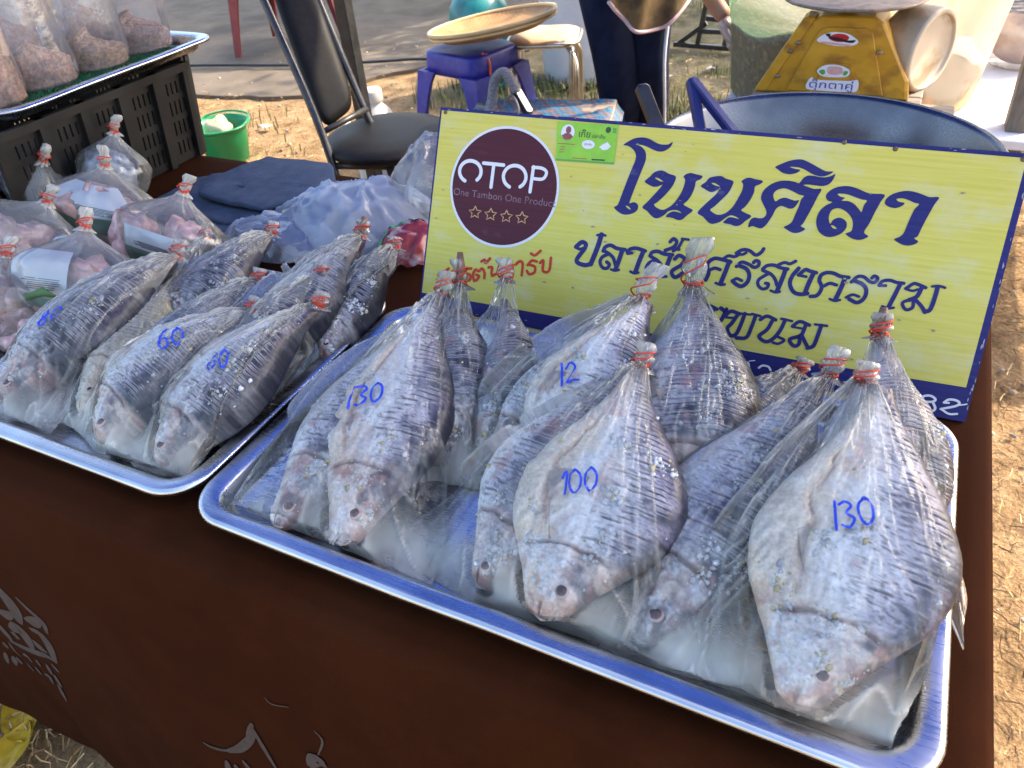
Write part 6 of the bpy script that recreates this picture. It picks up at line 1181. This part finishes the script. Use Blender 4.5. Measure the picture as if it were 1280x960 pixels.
# ------------------------------------------------------------------ metal stool with a round wooden top
M_gold = metal_mat('brassy steel tube', (.78, .70, .56), .30, .4); M_top = pm('varnished board', (.42, .30, .19), (.55, .42, .30), 6, .5, stretch=(1, 10, 1))
st = thing('metal_stool', 'tubular metal stool with a brown top under the right side of the woven tray', 'stool', (-.905, 2.90, 0)); st.rotation_euler = (0, 0, .3)
q = rrect(-.15, .15, -.15, .15, .09, 8); n = len(q); V = []
for s, z in ((.5, .45), (.95, .452), (.985, .446), (.985, .432), (.9, .43), (.5, .43)): V += [(x*s, y*s, z) for x, y in q]
obj('seat', V, gridF(n, 6, True).tolist()+[tuple(range(n-1, -1, -1)), tuple(5*n+i for i in range(n))], M_top, st)
mb = MB(); mb.tube([(x*1.0, y*1.0, .438) for x, y in q], .011, 8, closed=True); mb.build('rim_tube', M_gold, st)
for sx in (-1, 1):
    for sy in (-1, 1):
        mb = MB(); mb.tube(catmull([(sx*.12, sy*.14, .0), (sx*.125, sy*.143, .30), (sx*.125, sy*.13, .425)], 6), .010, 8); mb.tube(catmull([(sx*.145, sy*.12, .0), (sx*.145, sy*.122, .28), (sx*.135, sy*.10, .37), (sx*.09, sy*.06, .425)], 6), .010, 8); mb.build('leg', M_gold, st)
# ------------------------------------------------------------------ woven tray, tilted on the two stools
def weave_mat():
    m, n, l, out = nmat('woven bamboo')
    b = n.new('ShaderNodeBsdfPrincipled'); l.new(b.outputs[0], out.inputs[0]); b.inputs['Roughness'].default_value = .6
    tc = n.new('ShaderNodeTexCoord'); ck = n.new('ShaderNodeTexChecker'); ck.inputs['Scale'].default_value = 110; ck.inputs[1].default_value = (.50, .29, .11, 1); ck.inputs[2].default_value = (.38, .20, .07, 1); l.new(tc.outputs['Object'], ck.inputs[0])
    nz = n.new('ShaderNodeTexNoise'); nz.inputs['Scale'].default_value = 12; nz.inputs['Detail'].default_value = 6; l.new(tc.outputs['Object'], nz.inputs['Vector'])
    mx = n.new('ShaderNodeMixRGB'); mx.blend_type = 'MULTIPLY'; mx.inputs[0].default_value = .7; l.new(ck.outputs[0], mx.inputs[1])
    rp = n.new('ShaderNodeValToRGB'); l.new(nz.outputs['Fac'], rp.inputs[0]); rp.color_ramp.elements[0].color = (.55, .5, .45, 1); rp.color_ramp.elements[0].position = .3; rp.color_ramp.elements[1].position = .65; l.new(rp.outputs[0], mx.inputs[2]); l.new(mx.outputs[0], b.inputs['Base Color'])
    bp = n.new('ShaderNodeBump'); bp.inputs['Strength'].default_value = .6; bp.inputs['Distance'].default_value = .002; l.new(ck.outputs[1], bp.inputs['Height']); l.new(bp.outputs[0], b.inputs['Normal'])
    return m
M_weave = weave_mat(); M_hoop = pm('bamboo hoop', (.55, .36, .15), (.68, .48, .24), 20, .5, stretch=(1, 1, 6))
wt = thing('woven_tray', 'round woven bamboo tray tilted across the blue stool and the metal stool', 'tray', (-1.035, 2.68, .515)); wt.rotation_euler = (math.radians(-4), math.radians(-8), .3)
mb = MB(); mb.lathe([(0, -.012), (.12, -.010), (.20, -.002), (.245, .018), (.262, .036), (.268, .036), (.252, .012), (.205, -.009), (.12, -.017), (0, -.019)], 56); mb.build('woven_base', M_weave, wt)
mb = MB(); mb.tube([(.265*math.cos(2*math.pi*k/56), .265*math.sin(2*math.pi*k/56), .034) for k in range(56)], [.0085]*56, 6, closed=True); mb.tube([(.262*math.cos(2*math.pi*k/56), .262*math.sin(2*math.pi*k/56), .018) for k in range(56)], [.006]*56, 6, closed=True); mb.build('rim_hoop', M_hoop, wt)
M_orange2 = pm('orange red strap', (.65, .07, .02), (.75, .12, .04), 30, .5)
mb = MB(); mb.tube(catmull([(-1.03, 2.56, .455), (-1.02, 2.545, .40), (-1.012, 2.54, .33), (-1.03, 2.54, .27), (-1.0, 2.54, .33), (-1.0, 2.555, .41), (-1.02, 2.565, .45)], 7), .006, 6)
tag(mb.build('strap', M_orange2), 'orange red strap hanging from the stools below the woven tray', 'strap')
# ------------------------------------------------------------------ gas cylinder, drum, white jug, bucket
M_teal = pm('teal paint', (.012, .16, .15), (.02, .22, .20), 8, .35, c3=(.03, .10, .08), s3=14)
g = thing('gas_cylinder', 'teal gas cylinder behind the blue stool', 'gas cylinder', (-1.56, 3.52, 0))
mb = MB(); mb.lathe([(0, .0), (.10, .0), (.125, .02), (.15, .06), (.158, .12), (.158, .36), (.150, .41), (.12, .455), (.07, .48), (.03, .485), (0, .486)], 40); mb.build('tank', M_teal, g)
mb = MB(); mb.lathe([(.085, .47), (.09, .475), (.094, .56), (.102, .565), (.102, .57), (.085, .57), (.084, .475)], 28); mb.build('collar', M_teal, g); mb = MB(); mb.tube([(0, 0, .48), (0, 0, .55)], .016, 8); mb.tube([(-.03, 0, .53), (.03, 0, .53)], .01, 8); mb.build('valve', M_gold, g)
mb = MB(); mb.lathe([(.12, .0), (.13, .0), (.135, .03), (.125, .035)], 32); mb.build('foot_ring', M_teal, g)
M_drum = pm('white drum plastic', (.62, .62, .63), (.72, .71, .70), 5, .5, c3=(.5, .5, .5), s3=4)
d = thing('white_drum', 'tall white plastic drum standing left of the person', 'drum', (-1.09, 3.80, 0))
mb = MB(); mb.lathe([(0, 0), (.19, 0), (.205, .01), (.215, .06), (.225, .35), (.23, .60), (.24, .61), (.24, .64), (.23, .645), (.222, .62), (.2, .05), (0, .04)], 48); mb.build('body', M_drum, d); mb = MB(); mb.lathe([(.0, .66), (.2, .66), (.246, .655), (.25, .645), (.25, .62), (.242, .62), (.24, .648)], 48); mb.build('lid', M_drum, d)
M_jug = pm('milky white plastic', (.62, .58, .50), (.74, .70, .64), 10, .4, trans=.2)
j = thing('white_jug', 'white plastic jug standing on the dirt behind the chair', 'jug', (-1.36, 2.22, 0))
mb = MB(); mb.lathe([(0, 0), (.085, 0), (.10, .01), (.105, .05), (.105, .20), (.095, .25), (.06, .31), (.034, .335), (.030, .345)], 32); mb.build('body', M_jug, j); mb = MB(); mb.lathe([(.030, .343), (.040, .345), (.042, .352), (.042, .385), (.038, .392), (0, .394)], 24); mb.build('cap', M_jug, j)
mb = MB(); mb.tube(catmull([(.05, -.075, .27), (.06, -.11, .25), (.055, -.125, .19), (.045, -.103, .13)], 6), .011, 8); mb.build('handle', M_jug, j)
M_grn = pm('green plastic', (.005, .20, .065), (.008, .26, .09), 8, .35, trans=.15)
b = thing('green_bucket', 'small bright green bucket on the dirt left of the chair', 'bucket', (-2.24, 2.22, 0))
mb = MB(); mb.lathe([(0, 0), (.085, 0), (.092, .006), (.115, .15), (.122, .165), (.136, .168), (.138, .172), (.134, .176), (.122, .174), (.110, .15), (.088, .012), (0, .010)], 44); mb.build('body', M_grn, b)
mb = MB(); mb.tube(catmull([(.130, .0, .17), (.125, .05, .183), (.07, .115, .19), (-.05, .125, .188), (-.12, .06, .183), (-.130, 0, .17)], 8), .005, 6); mb.build('handle', M_grn, b)
V = []
for jj in range(12):
    for i in range(20): ph, th = math.pi*jj/11, 2*math.pi*i/20; n_ = (math.sin(ph)*math.cos(th), math.sin(ph)*math.sin(th), math.cos(ph)); f = 1+.35*float(noise(n_[0]*2, n_[1]*2, n_[2]*2, 4)); V.append((n_[0]*.065*f-.01, n_[1]*.06*f, .145+n_[2]*.05*f))
sp_ = obj('crumpled_paper', V, gridF(20, 12, True), pm('yellowish paper', (.55, .42, .18), (.68, .58, .36), 20, .8)); sp_.location = (-2.24, 2.22, 0); tag(sp_, 'crumpled yellowish paper lying in the green bucket', 'paper')
mb = MB(); mb.tube(catmull([(-6, 2.6, .03), (-4.6, 3.0, .03), (-3.59, 3.36, .03), (-2.9, 3.52, .03), (-2.4, 3.70, .03), (-2.15, 3.81, .03), (-1.9, 3.9, .008), (-1.6, 4.2, .008)], 8), .009, 6)
tag(mb.build('power_cable', M_black), 'black cable running across the concrete behind the chair', 'cable')
# ------------------------------------------------------------------ bench with plaid mat, braided hose tool
def plaid():
    m, n, l, out = nmat('plaid mat')
    b = n.new('ShaderNodeBsdfPrincipled'); l.new(b.outputs[0], out.inputs[0]); b.inputs['Roughness'].default_value = .7
    tc = n.new('ShaderNodeTexCoord'); mp = n.new('ShaderNodeMapping'); mp.inputs['Rotation'].default_value = (0, 0, .35); l.new(tc.outputs['Object'], mp.inputs[0]); ck = n.new('ShaderNodeTexChecker'); ck.inputs['Scale'].default_value = 24; ck.inputs[1].default_value = (.03, .16, .28, 1); ck.inputs[2].default_value = (.17, .12, .13, 1); l.new(mp.outputs[0], ck.inputs[0])
    c2 = n.new('ShaderNodeTexChecker'); c2.inputs['Scale'].default_value = 60; c2.inputs[1].default_value = (1, 1, 1, 1); c2.inputs[2].default_value = (.6, .6, .65, 1); l.new(mp.outputs[0], c2.inputs[0])
    mx = n.new('ShaderNodeMixRGB'); mx.blend_type = 'MULTIPLY'; mx.inputs[0].default_value = 1; l.new(ck.outputs[0], mx.inputs[1]); l.new(c2.outputs[0], mx.inputs[2]); l.new(mx.outputs[0], b.inputs['Base Color']); return m
bn = thing('low_bench', 'low plank bench behind the sign, under the plaid mat', 'bench', (-.70, 2.36, 0)); bn.rotation_euler = (0, 0, .25)
mb = MB(); mb.box((0, 0, .28), (.56, .40, .03), b=.004); mb.build('seat', M_wood, bn, smooth=False)
for x in (-.24, .24):
    for y in (-.16, .16): mb = MB(); mb.bar((x, y, 0), (x, y, .266), .04, .04, (0, 1, 0)); mb.build('leg', M_wood, bn, smooth=False)
X, Y = np.meshgrid(np.linspace(-.31, .31, 34), np.linspace(-.22, .22, 26)); Z = .299+.004*noise(X*9, Y*9, 1)-.05*sst(.27, .31, np.abs(X))-.06*sst(.19, .22, np.abs(Y))+.003*noise(X*30, Y*30, 2)
pmt = obj('plaid_mat', np.stack([X, Y, Z], -1).reshape(-1, 3), gridF(34, 26), plaid()); pmt.location = (-.70, 2.36, 0); pmt.rotation_euler = (0, 0, .25); tag(pmt, 'blue and brown plaid mat spread on the low bench behind the sign', 'mat')
M_braid = pm('grey braided sleeve', (.10, .095, .09), (.30, .28, .27), 160, .7, bump=.6)
wh = thing('braided_hose', 'grey braided hose with a black grip lying on the plaid mat', 'hose', (-.79, 2.30, .305))
mb = MB(); mb.tube(catmull([(-.055, -.09, .012), (-.06, -.03, .06), (-.055, .0, .13), (-.02, .01, .158), (.015, .0, .13), (.035, -.01, .095)], 8), .020, 10); mb.build('sleeve', M_braid, wh)
mb = MB(); mb.bar((.03, -.005, .105), (.095, -.03, .028), .036, .026, bev=.006); mb.build('grip', M_bk, wh, smooth=False)
mb = MB(); mb.tube(catmull([(-.03, -.05, .01), (.0, -.02, .07), (.03, -.03, .09), (.06, -.05, .05), (.05, -.07, .008)], 8), .005, 6); mb.tube(catmull([(.09, -.03, .01), (.13, .0, .018), (.16, -.03, .012), (.14, -.06, .01), (.09, -.05, .012)], 8), .006, 6); mb.build('cord', M_braid, wh)
# ------------------------------------------------------------------ black rack on the grass
rk = thing('folding_rack', 'black folding rack lying on the grass behind the person', 'rack', (-.60, 4.45, 0))
mb = MB()
for a, b_ in (((-.16, .0, .02), (.42, -.05, .02)), ((-.02, .0, .02), (.03, .0, .36)), ((.14, .0, .02), (.17, .02, .30)), ((.02, .0, .17), (.17, .01, .16)), ((.0, .0, .10), (.2, .0, .10)), ((-.14, .01, .02), (.02, .02, .14)), ((.17, .0, .10), (.36, -.02, .03))): mb.bar(a, b_, .025, .025)
mb.build('frame', M_black, rk, smooth=False)
# ------------------------------------------------------------------ the person bending over the tub
M_sk = pm('warm skin', (.36, .17, .09), (.42, .21, .12), 8, .5, sub=.1); M_pants = pm('navy track pants', (.008, .011, .026), (.014, .018, .04), 20, .9, bump=.4, bscale=40, spec=.1); M_stripe = pm('white stripe', (.6, .6, .62), (.7, .7, .72), 30, .7)
M_shirt = pm('olive shirt', (.10, .085, .05), (.14, .12, .07), 20, .85); M_apron = pm('brown apron', (.13, .075, .025), (.22, .14, .05), 14, .8, c3=(.05, .03, .015), s3=10); M_pinkt = pm('pink trim', (.60, .42, .42), None, 40, .7); M_hair = pm('black hair', (.01, .008, .007), (.02, .016, .014), 60, .5); M_glove = film_mat('clear plastic glove', haze=.35, haze_c=(.75, .68, .62), bump=.6, bs=60)
def skin(name, joints, edges, mat, parent, root=0, sub=2):
    me = bpy.data.meshes.new(name); me.from_pydata([j[0] for j in joints], edges, []); o = bpy.data.objects.new(name, me); COL.objects.link(o)
    sk = o.modifiers.new('skin', 'SKIN'); sk.use_smooth_shade = True
    for i, jn in enumerate(joints):
        r = jn[1]; me.skin_vertices[0].data[i].radius = (r, r) if not hasattr(r, '__len__') else r
        me.skin_vertices[0].data[i].use_root = (i == root)
    ss = o.modifiers.new('sub', 'SUBSURF'); ss.levels = sub; ss.render_levels = sub
    dg = bpy.context.evaluated_depsgraph_get(); m2 = bpy.data.meshes.new_from_object(o.evaluated_get(dg)); bpy.data.objects.remove(o)
    o = bpy.data.objects.new(name, m2); COL.objects.link(o); m2.materials.clear(); m2.materials.append(mat); o.parent = parent
    m2.polygons.foreach_set('use_smooth', np.ones(len(m2.polygons), bool)); return o
pe = thing('person', 'person in navy track pants and brown apron bending towards the tub, one gloved hand down', 'person', (-.47, 2.72, 0))
L_ = lambda *p: (p[0]+.47, p[1]-2.72, p[2])
J = [(L_(-.56, 2.86, .86), .13), (L_(-.50, 2.78, .99), .125), (L_(-.36, 2.66, 1.12), .135), (L_(-.22, 2.56, 1.20), .11), (L_(-.14, 2.50, 1.23), .05), (L_(-.08, 2.45, 1.245), .085), (L_(-.02, 2.41, 1.22), .075),
     (L_(-.66, 2.80, .80), .085), (L_(-.53, 2.72, .46), .058), (L_(-.50, 2.77, .09), .040), (L_(-.48, 2.66, .045), .034),
     (L_(-.47, 2.90, .80), .085), (L_(-.41, 2.79, .46), .058), (L_(-.40, 2.86, .09), .040), (L_(-.36, 2.75, .045), .034),
     (L_(-.30, 2.44, 1.16), .055), (L_(-.22, 2.34, .93), .043), (L_(-.075, 2.40, .70), .030), (L_(-.035, 2.40, .655), .028),
     (L_(-.16, 2.70, 1.16), .055), (L_(-.06, 2.66, .95), .043), (L_(-.01, 2.56, .76), .030), (L_(.0, 2.50, .72), .028)]
E_ = [(0, 1), (1, 2), (2, 3), (3, 4), (4, 5), (5, 6), (0, 7), (7, 8), (8, 9), (9, 10), (0, 11), (11, 12), (12, 13), (13, 14), (3, 15), (15, 16), (16, 17), (17, 18), (3, 19), (19, 20), (20, 21), (21, 22)]
body = skin('body', J, E_, M_sk, pe)
def hand(name, w0, fdir, side, mat, s=1.0):
    """palm and five bent fingers hanging from wrist w0 along fdir"""
    f = Vector(fdir).normalized(); sd = Vector(side).normalized(); nrm = f.cross(sd)
    J = [(Vector(w0), .024*s), (Vector(w0)+f*.045*s, (.030*s, .018*s)), (Vector(w0)+f*.08*s, (.034*s, .016*s))]; E = [(0, 1), (1, 2)]
    for k, (o, L1) in enumerate(((-.030, .060), (-.010, .072), (.010, .068), (.029, .052))):
        p = Vector(w0)+f*.085*s+sd*o*s; i = len(J); b1 = (f+nrm*.25).normalized(); b2 = (f+nrm*.8).normalized()
        J += [(p, .0095*s), (p+b1*L1*.55*s, .0085*s), (p+b1*L1*.55*s+b2*L1*.45*s, .007*s)]; E += [(2, i), (i, i+1), (i+1, i+2)]
    i = len(J); p = Vector(w0)+f*.035*s-sd*.028*s; J += [(p, .012*s), (p+(f*.5-sd*.6+nrm*.3).normalized()*.035*s, .0105*s), (p+(f*.5-sd*.6+nrm*.3).normalized()*.035*s+(f-sd*.1+nrm*.5).normalized()*.028*s, .008*s)]; E += [(1, i), (i, i+1), (i+1, i+2)]
    return skin(name, [(tuple(a), b) for a, b in J], E, mat, pe, 0, 1)
hand('hand', L_(-.040, 2.40, .66), (.45, .0, -.9), (.0, 1, .1), M_sk); hand('hand', L_(.0, 2.50, .725), (.3, -.3, -.9), (.5, .8, 0), M_sk)
hand('plastic_glove', L_(-.046, 2.40, .668), (.45, .0, -.9), (.0, 1, .1), M_glove, 1.16)
Jp = [(L_(-.56, 2.86, .88), .155), (L_(-.64, 2.80, .78), .118), (L_(-.575, 2.76, .60), .108), (L_(-.525, 2.72, .44), .095), (L_(-.505, 2.74, .25), .090), (L_(-.50, 2.76, .10), .078), (L_(-.47, 2.90, .78), .118), (L_(-.43, 2.84, .60), .105), (L_(-.41, 2.79, .44), .088), (L_(-.40, 2.82, .25), .080), (L_(-.40, 2.86, .10), .068)]
skin('track_pants', Jp, [(0, 1), (1, 2), (2, 3), (3, 4), (4, 5), (0, 6), (6, 7), (7, 8), (8, 9), (9, 10)], M_pants, pe)
for k in (0, 1):
    o = .022*k; mb = MB(); mb.tube(catmull([L_(-.335+o*.4, 2.80-o, .62), L_(-.330+o*.3, 2.745-o, .44), L_(-.328+o*.3, 2.775-o, .25), L_(-.335+o*.3, 2.82-o, .10)], 8), .006, 6); mb.build('side_stripe', M_stripe, pe)
skin('shirt', [(L_(-.55, 2.84, .92), .142), (L_(-.49, 2.77, 1.0), .145), (L_(-.35, 2.65, 1.13), .155), (L_(-.22, 2.56, 1.20), .125), (L_(-.30, 2.44, 1.16), .075), (L_(-.26, 2.37, 1.0), .065), (L_(-.16, 2.70, 1.16), .075), (L_(-.09, 2.68, 1.02), .065)], [(0, 1), (1, 2), (2, 3), (3, 4), (4, 5), (3, 6), (6, 7)], M_shirt, pe)
V = []; nx, ny = 18, 20
for jj in range(ny):
    for i in range(nx):
        u, v = i/(nx-1)*2-1, jj/(ny-1); hem = .555+.10*abs(u)**2.5-.02*u; z = 1.0*(1-v)+hem*v; q = L_(-.36+u*.11+.10*(1-v)*0, 2.625-.02*(1-u*u)+.12*u+.05*(1-v)*0-.02*math.sin(u*7+v*3), z); V.append(q)
ap = obj('apron', V, gridF(nx, ny), M_apron, pe)
mb = MB(); mb.tube([V[(ny-1)*nx+i] for i in range(nx)], .007, 6); mb.build('apron_trim', M_pinkt, ap)
hd = Vector(L_(-.05, 2.43, 1.235)); HM = Matrix.Translation(hd) @ Matrix.Rotation(-.75, 4, 'Z') @ Matrix.Rotation(1.0, 4, 'X')
mb = MB(); mb.ball((0, .012, .055), (.082, .096, .09), (20, 14)); mb.v = [tuple(HM @ Vector(v)) for v in mb.v if True]; mb.build('hair', M_hair, pe)
for nm, sh, m_ in (('eye', [(-.03, -.082, .03, .011), (.03, -.082, .03, .011)], M_bk), ('nose', [(0, -.096, .0, .014)], M_sk), ('ear', [(-.08, .0, .01, .018), (.08, .0, .01, .018)], M_sk), ('mouth', [(0, -.088, -.04, .012)], M_pinkt)):
    for x, y, z, r in sh: mb = MB(); mb.ball((x, y, z), (r*(1.6 if nm == 'mouth' else 1), r*.7, r), (10, 7)); mb.v = [tuple(HM @ Vector(v)) for v in mb.v]; mb.build(nm, m_, pe)
mb = MB()
for y, x in ((2.60, -.55), (2.69, -.36)): mb.ball(L_(x, y, .04), (.045, .11, .04), (14, 8))
for k, (x, y) in enumerate(((-.485, 2.68), (-.37, 2.77))): m2 = MB(); m2.ball(L_(x, y, .045), (.05, .125, .045), (14, 8)); m2.v = [(v[0], v[1], max(v[2], .002)) for v in m2.v]; m2.build('shoe', M_bk, pe)
# ------------------------------------------------------------------ fallen leaves by the table foot, litter
M_leafy = pm('yellow dry leaf', (.50, .32, .012), (.62, .42, .03), 14, .6, trans=.15, c3=(.35, .2, .02), s3=30)
def leaf(label, c, rz, L, W, seed):
    V = []; nu, nv = 9, 16
    for j in range(nv):
        v = j/(nv-1); w2 = W*math.sin(math.pi*min(v*.94+.04, 1))**.7*(1-.25*v)
        for i in range(nu):
            u = i/(nu-1)*2-1; V.append((u*w2, (v-.5)*L, .004+.012*u*u+.010*math.sin(v*4+seed)+.006*float(noise(u*3, v*5, seed))-.002*(abs(u) < .1)))
    o = obj('dry_leaf', V, gridF(nu, nv), M_leafy); o.location = c; o.rotation_euler = (.1, 0, rz); return tag(o, label, 'leaf')
leaf('large yellow dry leaf on the straw at the lower left, nearest the table cloth', (-.625, -.125, .012), .35, .12, .038, 1); leaf('yellow dry leaf at the left edge of the picture, behind another leaf', (-.665, -.075, .010), 1.2, .11, .034, 2)
M_lit = pm('pale scrap', (.55, .52, .46), (.7, .66, .6), 30, .8)
for k, (x, y) in enumerate(((-.62, 3.85), (-.44, 4.05), (-1.95, 2.75), (-2.35, 2.62))):
    c = catmull([(.03*math.cos(a)*random.uniform(.5, 1.2), .03*math.sin(a)*random.uniform(.5, 1.2)) for a in np.linspace(0, 5.4, 6)], 4, True); V = [(p[0], p[1], .012+.01*float(noise(p[0]*60, p[1]*60, k))) for p in c]; n = len(V); V2 = V+[(0, 0, .02)]
    o = obj('paper_scrap', V2, [(i, (i+1) % n, n) for i in range(n)], M_lit); o.location = (x, y, .004); tag(o, ('pale paper scrap on the grass left of the rack', 'pale paper scrap on the grass below the gloved hand', 'pale scrap on the dirt right of the green bucket', 'pale scrap on the dirt behind the green bucket')[k], 'scrap')
